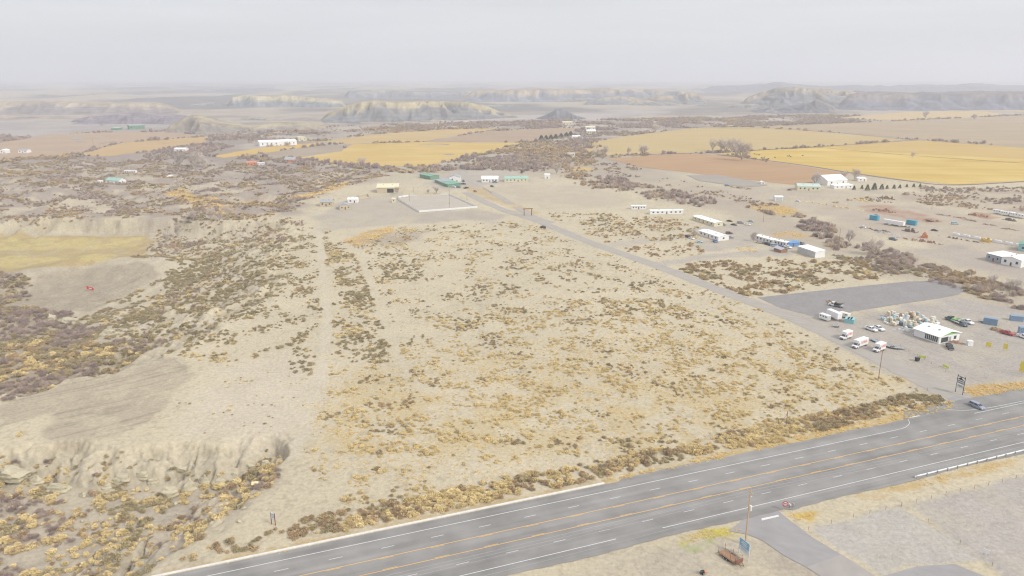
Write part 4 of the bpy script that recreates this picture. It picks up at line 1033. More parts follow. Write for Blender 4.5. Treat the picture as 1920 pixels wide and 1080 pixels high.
# dry grass along the highway and in weedy patches
def grass_patch(name, px, dens, size, label, seed, thr=.4, clump=3.0):
    P = wpoly(px); xs = [q[0] for q in P]; ys = [q[1] for q in P]
    n = int((max(xs) - min(xs)) * (max(ys) - min(ys)) * dens)
    g = np.random.default_rng(seed)
    X = g.uniform(min(xs), max(xs), n); Y = g.uniform(min(ys), max(ys), n)
    k = inside(X, Y, P); X, Y = X[k], Y[k]
    k = g.uniform(size=len(X)) < sstep((fbm(X, Y, clump, 2, seed) - thr) / .15); X, Y = X[k], Y[k]
    pts = np.stack([X, Y, height(X, Y) - .03, g.uniform(size[0], size[1], len(X)), g.uniform(0, 6.28, len(X)), g.integers(0, 3, len(X))], 1)
    instancer(name, pts, BMESH['grass'], label, 'grass')
grass_patch('dry_grass', [(1130, 901), (1300, 860), (1500, 816), (1660, 780), (1790, 752), (1796, 765), (1720, 781), (1500, 829), (1280, 877), (1160, 902)], 1.1, (.35, .8), 'tall golden dry grass lining the highway shoulder', 5, .3)
grass_patch('dry_grass', [(330, 1070), (640, 1004), (900, 951), (1140, 900), (1140, 905), (900, 958), (640, 1012), (340, 1080)], .5, (.2, .5), 'thin dry grass growing along both sides of the kerb', 6, .42)
grass_patch('dry_grass', [(1806, 729), (1830, 723), (1930, 717), (1930, 730), (1860, 742), (1812, 742)], 1.0, (.35, .8), 'orange dry grass bank behind the highway on the right', 7, .25)
grass_patch('dry_grass', [(1690, 908), (1780, 887), (1900, 863), (1890, 875), (1800, 893), (1740, 910), (1650, 930), (1600, 930)], .7, (.2, .5), 'low straw grass behind the guardrail', 8, .45)
grass_patch('dry_grass', [(1480, 966), (1528, 961), (1520, 974), (1490, 977)], 2.0, (.2, .5), 'small bright yellow grass patch beside the driveway', 9, .3)
grass_patch('dry_grass', [(1277, 1006), (1330, 993), (1390, 990), (1386, 1003), (1320, 1011), (1282, 1020)], 1.6, (.2, .45), 'yellow grass bank left of the utility pole', 10, .35)
grass_patch('dry_tufts', [(570, 760), (640, 700), (800, 690), (1000, 640), (1200, 610), (1420, 610), (1560, 670), (1690, 738), (1500, 785), (1250, 842), (900, 905), (640, 955)], .75, (.2, .5), 'short straw coloured grass tufts across the lower sandy parcel', 12, .38, 5.0)

grass_patch('dry_weeds', [(647, 452), (680, 437), (735, 425), (740, 434), (700, 452), (668, 461)], .8, (.4, .9), 'orange weed patch at the head of the parcel below the arena', 13, .36, 6)
grass_patch('dry_weeds', [(312, 362), (345, 353), (372, 370), (430, 378), (488, 367), (480, 380), (440, 391), (430, 404), (395, 403), (360, 380)], .35, (.6, 1.4), 'orange weed meadow among the bare trees in the badlands', 14, .34, 10)
grass_patch('dry_weeds', [(547, 372), (600, 356), (640, 343), (690, 337), (640, 351), (590, 367), (550, 377)], .3, (.6, 1.4), 'narrow orange weed strip left of the cream barn', 15, .34, 10)
grass_patch('dry_weeds', [(1397, 384), (1420, 381), (1480, 388), (1498, 398), (1470, 404), (1430, 399)], .4, (.5, 1.1), 'golden weed patch below the carport', 16, .34, 8)
grass_patch('dry_weeds', [(1447, 438), (1490, 433), (1523, 442), (1500, 446), (1460, 445)], .5, (.4, .9), 'golden weed patch behind the mobile homes', 17, .36, 7)
grass_patch('dry_weeds', [(1370, 463), (1400, 461), (1422, 466), (1415, 474), (1385, 471)], .5, (.4, .8), 'weed island in the mobile home drive', 18, .4, 6)

# ------------------------------------------------------------------ trees
BARK = mat('bark', C(190, 180, 170, .9), .95, .2, 6)
TWIG = leaf_material('tree_twig', C(184, 174, 167, KL), C(202, 192, 183, KL), C(214, 204, 192, KL))
def bare_tree_meshes(seed, spread=.36, depth=4):
    g = random.Random(seed)
    tr, cr2 = MB(), MB()
    def grow(p, d, ln, r, lev):
        q = p + d * ln
        (tr if lev == 0 else cr2).tube(p, q, r, r * .68, 5 if lev < 2 else 3)
        if lev >= depth:
            for _ in range(3):
                t = (d + Vector((g.gauss(0, .6), g.gauss(0, .6), g.gauss(.25, .4)))).normalized()
                s_ = t.orthogonal().normalized() * .0035
                b0 = p + d * ln * g.uniform(.3, 1)
                cr2.add([b0 - s_, b0 + s_, b0 + t * ln * 1.1], [(0, 1, 2)])
            return
        n = 3 if lev else 6
        for k in range(n):
            a = 2 * math.pi * (k + g.random() * .7) / n
            u = d.orthogonal().normalized(); w = d.cross(u)
            t = (d + (u * math.cos(a) + w * math.sin(a)) * g.uniform(.35, 1.0) * spread * (2.6 if lev == 0 else 2) + Vector((0, 0, .12))).normalized()
            grow(p + d * ln * g.uniform(.55, 1.0), t, (.125 if lev == 0 else ln) * g.uniform(.62, .95), r * .6, lev + 1)
    grow(Vector((0, 0, -.03)), Vector((g.gauss(0, .06), g.gauss(0, .06), 1)).normalized(), .06, .017, 0)
    zs = max(v[2] for v in cr2.v); rs = max(math.hypot(v[0], v[1]) for v in cr2.v)
    out = []
    for mbx, nm, m in ((tr, 'trunk', BARK), (cr2, 'crown', TWIG)):
        me = bpy.data.meshes.new(nm); me.from_pydata([(v[0] / rs * .5, v[1] / rs * .5, v[2] / zs) for v in mbx.v], [], mbx.f); me.update(); me.materials.append(m)
        out.append(me)
    return out
TREES = [bare_tree_meshes(s) for s in (3, 8, 15, 21)]
def copy_part(name, me, parent):
    o = bpy.data.objects.new(name, me); col.objects.link(o); o.parent = parent
    return o
def bare_tree(px, ytop, wpx, label, group='bare cottonwood trees', v=0):
    p = G1(*px)
    h = max(2.5, top_z(p.y, ytop) - p.z)
    w = max(1.15 * wpx / FPX * math.hypot(p.y, CAM_H), h * .8)
    e = empty('cottonwood_tree', p, rnd.uniform(0, 6.28)); e.scale = (w, w, h)
    t, c = TREES[v % 4]
    copy_part('trunk', t, e); copy_part('crown', c, e)
    tag(e, label, 'tree', group)
for i, (px, yt, w, lb) in enumerate([
    ((1336, 283), 252, 20, 'leftmost bare cottonwood of the group on the tan field edge'),
    ((1352, 284), 253, 22, 'second bare cottonwood from the left at the tan field edge'),
    ((1371, 286), 254, 22, 'bare cottonwood hidden behind the large pale one by the gold field'),
    ((1391, 301), 252, 46, 'largest pale bare cottonwood between brown and gold fields'),
    ((1381, 293), 254, 40, 'bushy bare cottonwood in the middle of the field edge grove'),
    ((1362, 286), 254, 28, 'bare cottonwood third from the left at the tan field edge'),
    ((1711, 295), 281, 16, 'lone small bare tree in the middle of the gold field'),
    ((1603, 338), 308, 24, 'tall bare tree behind the white farm barn'),
    ((1580, 337), 313, 20, 'thin bare tree just left of the tall one behind the barn'),
    ((1529, 347), 317, 14, 'slender bare tree behind the farmhouse with pale green roof'),
    ((338, 313), 281, 36, 'wide bare cottonwood near the gold strip on the left'),
    ((362, 314), 279, 32, 'tall bare cottonwood right of the wide one on the left'),
    ((382, 312), 284, 22, 'smaller bare cottonwood at the right of the left grove'),
    ((337, 351), 329, 26, 'round grey bare tree among the badland trailers'),
    ((365, 433), 392, 30, 'dense grey bare tree at the edge of the eroded slope'),
    ((398, 417), 382, 18, 'bare tree standing in the orange weed patch'),
    ((412, 414), 384, 16, 'second bare tree in the orange weed patch'),
    ((428, 409), 378, 16, 'third bare tree at the right of the orange weeds'),
    ((333, 446), 416, 20, 'bare tree by the corner of the low yellow field'),
    ((313, 456), 430, 16, 'smallest bare tree beside the low yellow field'),
    ((1133, 294), 267, 26, 'bare tree beside the creek crossing at the brown field'),
    ((1118, 294), 272, 22, 'bushy bare tree left of the creek crossing'),
    ((1178, 291), 271, 12, 'thin bare tree between creek and brown field'),
    ((1207, 291), 267, 28, 'spreading bare tree on the ditch above the brown field'),
    ((818, 363), 345, 16, 'rust tinted bare tree at the arena corner'),
    ((803, 363), 352, 8, 'tiny bare tree left of the arena corner tree'),
    ((1228, 248), 229, 28, 'bare tree in the far scrub above the tan field'),
    ((680, 306), 293, 26, 'bare clump at the foot of the golden field'),
    ((1302, 444), 426, 20, 'bare yard tree beside the white mobile home'),
    ((1413, 452), 430, 16, 'bare yard tree beside the long white trailer home'),
    ((1676, 487), 462, 22, 'pale spreading willow tree in the creek thicket'),
    ((1640, 478), 440, 44, 'large beige willow mass below the scrap yard'),
    ((1592, 455), 424, 24, 'grey willow above the creek bend'),
    ((1900, 545), 515, 34, 'orange tinted willow at the right end of the creek'),
    ((1860, 536), 512, 26, 'pale willow left of the orange one at the creek'),
    ((745, 364), 346, 8, 'slim bare tree behind the cream barn'),
    ((1044, 326), 300, 22, 'grey willow on the creek above the ranch'),
    ((1560, 216), 205, 14, 'small far bare tree below the right mesa'),
    ((1735, 222), 206, 16, 'far bare tree on the upper field edge'),
    ((1826, 224), 211, 14, 'rightmost far bare tree on the upper field edge'),
]):
    bare_tree(px, yt, w, lb, v=i)
def evergreen_meshes():
    g = np.random.default_rng(5); n = 420
    z = g.beta(1.2, 1.6, n); r = (.5 * (1 - z) ** .7 + .03) * g.uniform(.6, 1.05, n); a = g.uniform(0, 6.28, n)
    P = np.stack([r * np.cos(a), r * np.sin(a), z * .95 + .05], 1)
    ax = np.stack([np.cos(a), np.sin(a), g.uniform(.1, .9, n)], 1); sd2 = np.cross(ax, g.normal(size=(n, 3))); sd2 /= np.linalg.norm(sd2, axis=1)[:, None]
    V = np.stack([P - ax * .06 - sd2 * .05, P - ax * .06 + sd2 * .05, P + ax * .08 + sd2 * .03, P + ax * .08 - sd2 * .03], 1).reshape(-1, 3)
    cr3 = bpy.data.meshes.new('crown'); cr3.from_pydata(V.tolist(), [], [(4 * i, 4 * i + 1, 4 * i + 2, 4 * i + 3) for i in range(n)]); cr3.materials.append(LEAF['green'])
    t = MB().tube((0, 0, -.05), (0, 0, .4), .04, .02, 6); tr = bpy.data.meshes.new('trunk'); tr.from_pydata(t.v, [], t.f); tr.materials.append(BARK)
    return tr, cr3
EVG = evergreen_meshes()
for i, (x, y, yt) in enumerate([(1601, 356, 348), (1616, 354, 347), (1626, 357, 346), (1639, 356, 343), (1653, 355, 345), (1663, 354, 347), (1676, 354, 346), (1687, 353, 346), (1700, 351, 345), (1713, 351, 344), (1725, 351, 344), (978, 325, 319)]):
    p = G1(x, y); h = top_z(p.y, yt); e = empty('juniper_tree', p, i * 1.3); e.scale = (h * .75, h * .75, h)
    copy_part('trunk', EVG[0], e); copy_part('crown', EVG[1], e)
    if i == 11: tag(e, 'single dark evergreen beside the green roofed ranch house', 'tree')
    else: tag(e, 'dark evergreen in the windbreak row right of the barn, number %d from the left'.replace('number %d', ['first', 'second', 'third', 'fourth', 'fifth', 'sixth', 'seventh', 'eighth', 'ninth', 'tenth', 'eleventh'][i]), 'tree', 'windbreak evergreens by the farm')
for i, (x, y) in enumerate([(1015, 262), (1024, 262), (1033, 261), (1042, 260), (1052, 258), (1062, 256), (1070, 254)]):
    p = G1(x, y); e = empty('juniper_tree', p, i); e.scale = (9, 9, 8)
    copy_part('trunk', EVG[0], e); copy_part('crown', EVG[1], e)
    tag(e, 'far dark evergreen in the short row beside the country lane', 'tree', 'far evergreen row')

# ------------------------------------------------------------------ rocks of the small cliff
ROCK = mat('sandstone', C(212, 203, 176, .64), .95, .16, .8, .1, 0, .5)
def rock(px, size, label, seed, sink=.3):
    p = G1(*px); size = tuple(q * .8 for q in size); sink = .5 if size[0] > 1 else .3
    g = np.random.default_rng(seed)
    import bmesh
    bm = bmesh.new(); bmesh.ops.create_icosphere(bm, subdivisions=4, radius=1)
    co = np.array([v.co[:] for v in bm.verts])
    k = g.normal(size=(16, 3)) * np.array([1, 1, .7]); k /= np.linalg.norm(k, axis=1)[:, None]; dd = g.uniform(.5, .85, 16)
    for n_, d_ in zip(k, dd):           # planes chop the ball into a block
        t = co @ n_ - d_; co -= np.where(t > 0, t, 0)[:, None] * n_ * .9
    f = fbm(co[:, 0] * 3 + 7 * seed, co[:, 1] * 3 + co[:, 2] * 2.3, 1.0, 4, seed) - .5
    st = .05 * np.sin(co[:, 2] * 14 + 3 * f)
    co *= (1 + f * .28 + st)[:, None]
    co *= np.array(size)
    for v, c in zip(bm.verts, co): v.co = c
    me = bpy.data.meshes.new('sandstone_rock'); bm.to_mesh(me); bm.free(); me.materials.append(ROCK)
    o = bpy.data.objects.new('sandstone_rock', me); col.objects.link(o)
    o.location = p + Vector((0, 0, size[2] * (1 - 2 * sink))); o.rotation_euler = (0, 0, g.uniform(-.4, .4))
    tag(o, label, 'rock', 'sandstone rocks of the small cliffs')
for i, a in enumerate([
    ((318, 930), (4.2, 2.6, 4.0), 'tall pale sandstone block in the cliff below the bushy notch'),
    ((356, 918), (4.2, 2.6, 4.4), 'broad pale sandstone block right of the tall one'),
    ((384, 905), (2.8, 2.0, 3.2), 'rounded sandstone block at the right end of the main cliff'),
    ((230, 900), (5.0, 2.4, 2.8), 'low pale outcrop left of the main cliff blocks'),
    ((268, 892), (3.2, 2.0, 2.2), 'small ledge outcrop under the cliff top bush'),
    ((110, 920), (6.5, 3.2, 3.4), 'wide weathered sandstone face on the left cliff'),
    ((155, 930), (1.8, 1.3, 2.0), 'upright pale boulder below the left cliff face'),
    ((178, 925), (1.1, .9, 1.2), 'small round boulder right of the upright boulder'),
    ((22, 955), (1.6, 1.2, 2.0), 'pointed white boulder at the left frame edge'),
    ((38, 955), (1.8, 1.3, 1.8), 'tan boulder next to the pointed white one'),
    ((25, 885), (7.5, 4.5, 4.2), 'smooth rounded knoll rock at the far left cliff'),
    ((470, 880), (3.0, 1.8, 1.8), 'grey outcrop at the head of the gully'),
    ((498, 868), (2.2, 1.6, 1.6), 'small pale outcrop close to the gully head thicket'),
    ((70, 905), (3.4, 2.2, 2.6), 'cracked pale block between knoll and left cliff face'),
    ((200, 915), (2.6, 1.8, 2.2), 'leaning sandstone block below the low outcrop'),
    ((290, 905), (2.4, 1.8, 2.6), 'narrow upright slab left of the tall block'),
    ((412, 893), (3.0, 2.0, 2.2), 'broken ledge right of the rounded block'),
    ((440, 885), (2.4, 1.6, 1.8), 'pale ledge near the gully head'),
    ((335, 880), (3.6, 1.8, 1.6), 'flat cap ledge above the main cliff blocks'),
    ((130, 605), (9.0, 4.5, 5.0), 'large pale bluff at the head of the upper gully'),
    ((100, 600), (5.0, 4, 4.6), 'left shoulder of the pale bluff above the upper gully'),
    ((205, 628), (6.5, 4.5, 5.2), 'rounded pale bluff right of the upper gully'),
]):
    rock(*a, seed=40 + i)
for i in range(12):   # small stones lying under the cliff
    rock((rnd.uniform(60, 520), rnd.uniform(935, 985)), (rnd.uniform(.4, .9),) * 3, 'small pale stone lying among the bushes below the cliff', 90 + i)

# ------------------------------------------------------------------ buildings
GLASS = mat('dark_glass', (.05, .06, .07), .15, .05, 2, .5)
WHITE = mat('white_siding', C(238, 238, 236, .82), .6, .05, .8)
ROOFW = mat('white_metal_roof', C(246, 246, 244, .86), .5, .05, .5)
CREAM = mat('cream_siding', C(232, 224, 192, .75), .7, .06, .8)
TANW = mat('tan_siding', C(214, 200, 172, .72), .8, .08, .8)
GREYW = mat('grey_siding', C(176, 182, 188, .72), .6, .06, .8)
GREYR = mat('grey_roof', C(178, 180, 182, .72), .7, .1, .6)
GREENR = mat('green_metal_roof', C(124, 176, 150, .75), .5, .08, .5)
GREENW = mat('green_siding', C(128, 166, 142, .7), .6, .08, .8)
PALEG = mat('pale_green_roof', C(196, 216, 206, .75), .6, .06, .6)
MINT = mat('mint_roof', C(168, 206, 190, .72), .6, .06, .6)
PURPR = mat('mauve_roof', C(206, 196, 206, .7), .7, .08, .8)
BLUEW = mat('blue_tarp', C(110, 160, 214, .75), .6, .12, 1.0)
STEELB = mat('steel_blue', C(140, 166, 192, .72), .5, .1, .8)
TEALW = mat('teal_paint', C(80, 168, 196, .75), .5, .1, .6)
TEALP = mat('pale_teal_paint', C(150, 206, 212, .75), .5, .08, .6)
ORANGEW = mat('orange_siding', C(220, 150, 116, .75), .6, .08, .8)
LIME = mat('lime_trim', C(150, 206, 130, .75), .5, .05, 1)
BROWN = mat('brown_wood', C(132, 96, 76, .75), .9, .2, 3)
WOOD = mat('weathered_wood', C(164, 132, 106, .75), .9, .2, 3)
POLEW = mat('pole_wood', C(206, 178, 140, .75), .9, .12, 2)
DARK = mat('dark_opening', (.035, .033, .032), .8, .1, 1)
DOORM = mat('door_panel', C(206, 208, 206, .7), .6, .05, 1)
BLACK = mat('black_rubber', (.022, .022, .024), .7, .1, 3)
STEEL = mat('galvanised_steel', C(196, 198, 200, .7), .45, .08, 2, .4, .3)
RUST = mat('rusty_steel', C(142, 100, 86, .75), .85, .3, 3)
def frame3(A, B, Cc):
    a = G1(*A); b = G1(*B)
    ex = (b - a); ex.z = 0; L = ex.length; ex.normalize()
    ey = Vector((-ex.y, ex.x, 0))
    if isinstance(Cc, (int, float)): W = float(Cc)
    else: W = max(2.0, (G1(*Cc) - b).dot(ey))
    z = min(a.z, b.z)
    return Vector((a.x, a.y, z)), L, W, math.atan2(ex.y, ex.x)
def building(name, label, A, B, Cc, h, wall, roof, style='gable', rise=None, win=3, doors=1, garage=0, gwin=1, cat='building', group=None, over=.3, skirt=None, trim=None, rdoor=None, open_front=False):
    """box whose near long side runs from photo pixel A to B; Cc = far right corner pixel or depth in metres"""
    o, L, W, rz = frame3(A, B, Cc)
    e = empty(name, o, rz)
    rise = rise if rise is not None else (W * .14 if style == 'gable' else .25)
    axis_x = L >= W if style == 'gable' else True
    if trim == 'front': axis_x = True
    m = MB()
    if style == 'gable':
        if axis_x:
            m.prism([(0, 0), (W, 0), (W, h), (W / 2, h + rise), (0, h)], 0, L)
            m.v = [(y, x, z) for x, y, z in m.v]; m.f = [f[::-1] for f in m.f]
        else:
            m.prism([(0, 0), (L, 0), (L, h), (L / 2, h + rise), (0, h)], 0, W)
    else:
        m.prism([(0, 0), (W, 0), (W, h + rise), (0, h)], 0, L)
        m.v = [(y, x, z) for x, y, z in m.v]; m.f = [f[::-1] for f in m.f]
    m.v = [(x, y, z if z > 0 else -.4) for x, y, z in m.v]
    m.build('wall', wall, e)
    r = MB(); t = .12
    def slab(p0, p1, w0, w1):   # roof slab across profile points, running along the other axis
        if axis_x or style != 'gable':
            vs = [(w0, p0[0], p0[1]), (w1, p0[0], p0[1]), (w1, p1[0], p1[1]), (w0, p1[0], p1[1])]
        else:
            vs = [(p0[0], w0, p0[1]), (p1[0], w0, p1[1]), (p1[0], w1, p1[1]), (p0[0], w1, p0[1])]
        vs = vs + [(x, y, z + t) for x, y, z in vs]
        r.add(vs, [(0, 3, 2, 1), (4, 5, 6, 7), (0, 1, 5, 4), (1, 2, 6, 5), (2, 3, 7, 6), (3, 0, 4, 7)])
    D = W if (axis_x or style != 'gable') else L; Ln = L if (axis_x or style != 'gable') else W
    if style == 'gable':
        k = rise / (D / 2)
        slab((-over, h - over * k + .02), (D / 2, h + rise + .02), -over, Ln + over)
        slab((D + over, h - over * k + .02), (D / 2, h + rise + .021), -over, Ln + over)
    else:
        k = rise / D
        slab((-over, h - over * k + .02), (D + over, h + rise + over * k + .02), -over, Ln + over)
    ro = r.build('roof', roof, e)
    if L > 8 and style == 'gable':
        for q_ in (.28, .7):
            cx_, cy_ = (L * q_, W * .34) if axis_x else (L * .34, W * q_)
            zr = h + rise * .68
            MB().box(cx_ - .35, cx_ + .35, cy_ - .3, cy_ + .3, zr - .2, zr + .55).build('roof_vent', GREYW, ro)
    def opening(kind, x, w, z0, z1, face='front', mm=GLASS):
        q = MB(); d = .05
        if face == 'front': q.box(x - w / 2, x + w / 2, -d, .02, z0, z1)
        else: q.box(L - .02, L + d, x - w / 2, x + w / 2, z0, z1)
        p_ = q.build(kind, mm, e)
        if kind == 'window':
            f = MB(); b = .07
            for (u0, u1, v0, v1) in ((x - w / 2 - b, x + w / 2 + b, z1, z1 + b), (x - w / 2 - b, x + w / 2 + b, z0 - b, z0), (x - w / 2 - b, x - w / 2, z0, z1), (x + w / 2, x + w / 2 + b, z0, z1)):
                if face == 'front': f.box(u0, u1, -d - .03, .02, v0, v1)
                else: f.box(L - .02, L + d + .03, u0, u1, v0, v1)
            f.build('frame', WHITE, p_)
        return p_
    n = win + doors
    slots = [L * (i + .7) / (n + .4) for i in range(n)]
    if garage:
        gw = L / garage
        for i in range(garage):
            opening('garage_door', gw * (i + .5), gw * .78, .05, h * .86, 'front', DOORM)
        sp = MB()
        for i in range(garage + 1):
            sp.box(max(0, gw * i - .12), min(L, gw * i + .12), -.09, .02, 0, h * .95)
        sp.build('door_posts', GREYR, e)
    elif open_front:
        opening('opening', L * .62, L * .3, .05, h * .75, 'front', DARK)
    else:
        for i, x in enumerate(slots):
            if doors and i == (n // 2): opening('door', x, 1.0, .1, min(2.2, h * .8), 'front', rdoor or BROWN)
            else: opening('window', x, min(1.5, L / (n + 1) * .5), h * .38, h * .74)
    for i in range(gwin):
        opening('window', W * (i + 1) / (gwin + 1), min(1.4, W * .25), h * .38, h * .74, 'side')
    if skirt: MB().box(-.06, L + .06, -.06, W + .06, -.3, h * .16).build('skirting', skirt, e)
    if trim is not None and trim != 'front': MB().box(-.05, L + .07, -.08, .0, h - .28, h - .02).build('trim', trim, e)
    tag(e, label, cat, group)
    return e
# roadside shop with lime gable
st = building('shop_building', 'long white shop with lime green gable and window wall beside the highway lot', (1713.7, 629), (1759.6, 645), (1798, 637), 3.3, WHITE, ROOFW, 'gable', 1.5, 0, 0, 0, 0, 'shop', None, .7, None, 'front')
_o, _L, _W, _rz = frame3((1713.7, 629), (1759.6, 645), (1798, 637))
for i in range(7):
    x = _L * (.44 + i * .075)
    w_ = MB().box(x, x + _L * .052, -.05, .02, .5, 2.7).build('window', GLASS, st)
    MB().box(x - .09, x, -.09, .02, .4, 2.85).build('mullion', WHITE, w_)
MB().prism([(_W * .06, 3.2), (_W * .94, 3.2), (_W / 2, 4.6)], _L + .01, _L + .08).build('gable_trim', LIME, st)
for f in st.children:
    if f.name.startswith('gable_trim'):
        for v in f.data.vertices: v.co = (v.co.y, v.co.x, v.co.z)
        f.data.flip_normals()
MB().box(_L - .02, _L + .06, _W * .1, _W * .44, .3, 2.5).build('shop_window', GLASS, st)
MB().box(_L - .02, _L + .07, _W * .48, _W * .58, .05, 2.3).build('door', GREYW, st)
MB().box(_L - .02, _L + .06, _W * .72, _W * .84, .8, 2.3).build('window', GLASS, st)
# mobile homes and sheds east of the gravel road
building('mobile_home', 'pale yellow mobile home nearest the fence behind the parked cars', (1298.5, 412), (1339, 425), (1350, 422), 2.9, CREAM, ROOFW, 'gable', .5, 4, 1)
building('mobile_home', 'wide white mobile home with a blue truck at its corner', (1310, 440), (1346.5, 452), (1361, 448.5), 3.0, WHITE, ROOFW, 'gable', .7, 4, 1)
building('mobile_home', 'long white mobile home beside the junk row and bare tree', (1416, 449), (1449, 458.5), 5.0, 2.9, WHITE, ROOFW, 'gable', .4, 4, 1)
building('mobile_home', 'shorter white mobile home joined to the blue tarped shed', (1450.5, 458), (1474, 463), 5.0, 2.9, WHITE, ROOFW, 'gable', .4, 3, 1)
building('shed', 'shed covered by a bright blue tarp beside the mobile homes', (1477, 463), (1498, 462), 6.0, 2.6, BLUEW, BLUEW, 'gable', .8, 0, 1, 0, 0, 'shed')
building('storage_garage', 'white storage garage with five bay doors at the end of the drive', (1495, 473), (1527.7, 484), (1541.7, 481), 4.0, WHITE, ROOFW, 'shed', .5, 0, 0, 6, 0, 'garage')
sh = building('open_shelter', 'small open shelter with mauve roof in front of the mobile homes', (1450.6, 470), (1464, 474.5), 5.0, 2.2, WOOD, PURPR, 'gable', .8, 0, 0, 0, 0, 'shelter', None, .5)
building('mobile_home', 'small white trailer home left of the pair near the creek', (1184, 392.5), (1211, 392.5), 4.0, 2.9, WHITE, ROOFW, 'gable', .4, 4, 1)
building('mobile_home', 'long white trailer home right of the pair near the creek', (1219, 402), (1281, 401), 5.0, 3.0, WHITE, ROOFW, 'gable', .4, 6, 1)
# scrap yard
building('yard_office', 'grey yard office with flat white roof at the right edge', (1848, 487), (1875, 494), 13.0, 4.2, GREYW, ROOFW, 'shed', .5, 2, 1, 0, 0)
building('yard_shop', 'white metal workshop adjoining the grey yard office', (1876, 495), (1913, 502.5), 12.0, 4.4, WHITE, ROOFW, 'gable', 1.2, 2, 1)
building('yard_shed', 'pale workshop with green roof cut by the right frame edge', (1908.5, 470.5), (1950, 475), 12.0, 4.2, TEALP, GREENR, 'gable', 1.4, 2, 1)
# farmstead
building('farmhouse', 'cream farmhouse with pale green roof in front of the brown field', (1495, 357), (1538, 358), 14.0, 4.0, CREAM, PALEG, 'gable', 2.2, 4, 1)
building('farm_barn', 'big white farm barn with steep roof beside the bare trees', (1551, 348), (1588, 346), 22.0, 5.0, WHITE, ROOFW, 'gable', 4.5, 2, 1, 0, 1, 'barn')
building('farm_shed', 'long low white farm shed in front of the barn', (1564, 354), (1600, 353), 8.0, 3.0, WHITE, ROOFW, 'shed', .6, 3, 1, 0, 0, 'shed')
building('farm_shed', 'small white lean-to behind the bare tree at the farm', (1609, 340), (1625, 340), 8.0, 3.0, WHITE, ROOFW, 'shed', .6, 1, 1, 0, 0, 'shed')
building('carport', 'boxy white carport shed on the flat below the farmhouse', (1453, 377), (1468, 377), 6.0, 3.6, WHITE, ROOFW, 'gable', .8, 0, 0, 1, 0, 'carport')
building('farm_shed', 'tiny white pump house at the left of the farmhouse', (1427, 346), (1434, 346), 5.0, 2.6, WHITE, ROOFW, 'gable', .6, 0, 1, 0, 0, 'shed')
# ranch in the middle
building('ranch_shed', 'long green metal shed at the left of the ranch yard', (787, 333), (807, 337), (814, 333.5), 3.8, GREENW, GREENR, 'gable', 1.0, 0, 1, 0, 0, 'shed')
building('ranch_shed', 'grey green open shed in the middle of the ranch row', (815, 341.5), (826, 346), 14.0, 3.0, GREENW, GREYR, 'shed', .5, 0, 1, 0, 0, 'shed')
building('ranch_shed', 'green roofed shed in front of the white ranch barn', (826, 346.5), (840, 351.5), 14.0, 3.0, GREENW, GREENR, 'shed', .6, 0, 1, 0, 0, 'shed')
building('ranch_barn', 'tall white gabled barn in the ranch yard', (842, 341.5), (863, 341.5), 14.0, 5.0, WHITE, GREYR, 'gable', 2.0, 1, 1, 0, 1, 'barn')
building('ranch_house', 'white ranch house with white metal roof', (903, 342), (934, 342), 14.0, 4.0, WHITE, ROOFW, 'gable', 2.0, 4, 1, 0, 1, 'house')
building('ranch_house', 'cream ranch house with pale green grey roof', (946, 341), (990, 340.5), 12.0, 3.4, CREAM, MINT, 'gable', 2.0, 5, 1, 0, 1, 'house')
building('shed', 'white box shed at the right end of the ranch row', (1021, 335), (1031, 335), 6.0, 4.5, WHITE, ROOFW, 'shed', .3, 0, 1, 0, 0, 'shed')
building('ranch_barn', 'cream barn with open doorway above the riding arena', (707, 361.5), (747.5, 361), 18.0, 5.0, TANW, CREAM, 'gable', 2.6, 0, 0, 0, 0, 'barn', None, .5, None, None, None, True)
building('ranch_cottage', 'grey cottage with pale roof at the left of the arena', (600, 387), (623, 387), 9.0, 3.8, TANW, GREYR, 'gable', 2.0, 2, 1, 0, 1, 'house')
building('ranch_cottage', 'tan long cottage with grey roof beside the grey one', (637, 393.5), (658, 392.5), 12.0, 3.2, TANW, GREYR, 'gable', 1.4, 2, 1, 0, 1, 'house')
building('ranch_shed', 'small red and white shed behind the tan cottage', (652, 380.5), (670, 380.5), 7.0, 3.2, WHITE, ROOFW, 'gable', 1.4, 1, 1, 0, 0, 'shed', rdoor=RUST)
building('announcer_booth', 'little cream booth at the left corner of the arena', (735, 380), (741, 380), 3.5, 3.4, CREAM, CREAM, 'shed', .4, 1, 0, 0, 0, 'booth')
# left valley
building('valley_house', 'white house with teal roof among the badlands', (198, 343.5), (223, 343.5), 10.0, 3.4, WHITE, MINT, 'gable', 2.4, 2, 1, 0, 1, 'house')
building('travel_trailer', 'white camper trailer above the teal roofed house', (233, 325), (255, 325), 3.0, 3.2, WHITE, ROOFW, 'shed', .1, 4, 1, 0, 0, 'trailer')
building('travel_trailer', 'small white camper left of the teal roofed house', (184, 344), (194, 344), 3.0, 3.0, WHITE, ROOFW, 'shed', .1, 1, 1, 0, 0, 'trailer')
building('travel_trailer', 'white camper between the two grey thickets', (314, 332), (325, 332), 3.0, 3.0, WHITE, ROOFW, 'shed', .1, 1, 1, 0, 0, 'trailer')
building('cabin', 'bright orange cabin beside the golden strip', (463, 310), (481, 310), 9.0, 3.6, ORANGEW, ORANGEW, 'gable', 1.4, 2, 1, 0, 0, 'cabin')
building('travel_trailer', 'white trailer right of the orange cabin', (483, 309.5), (496, 309.5), 3.0, 3.2, WHITE, ROOFW, 'shed', .1, 2, 1, 0, 0, 'trailer')
building('cabin', 'brown cabin with teal end wall below the grey field', (533, 304), (553, 304), 12.0, 3.2, ORANGEW, GREYR, 'gable', 3.0, 1, 1, 0, 1, 'cabin')
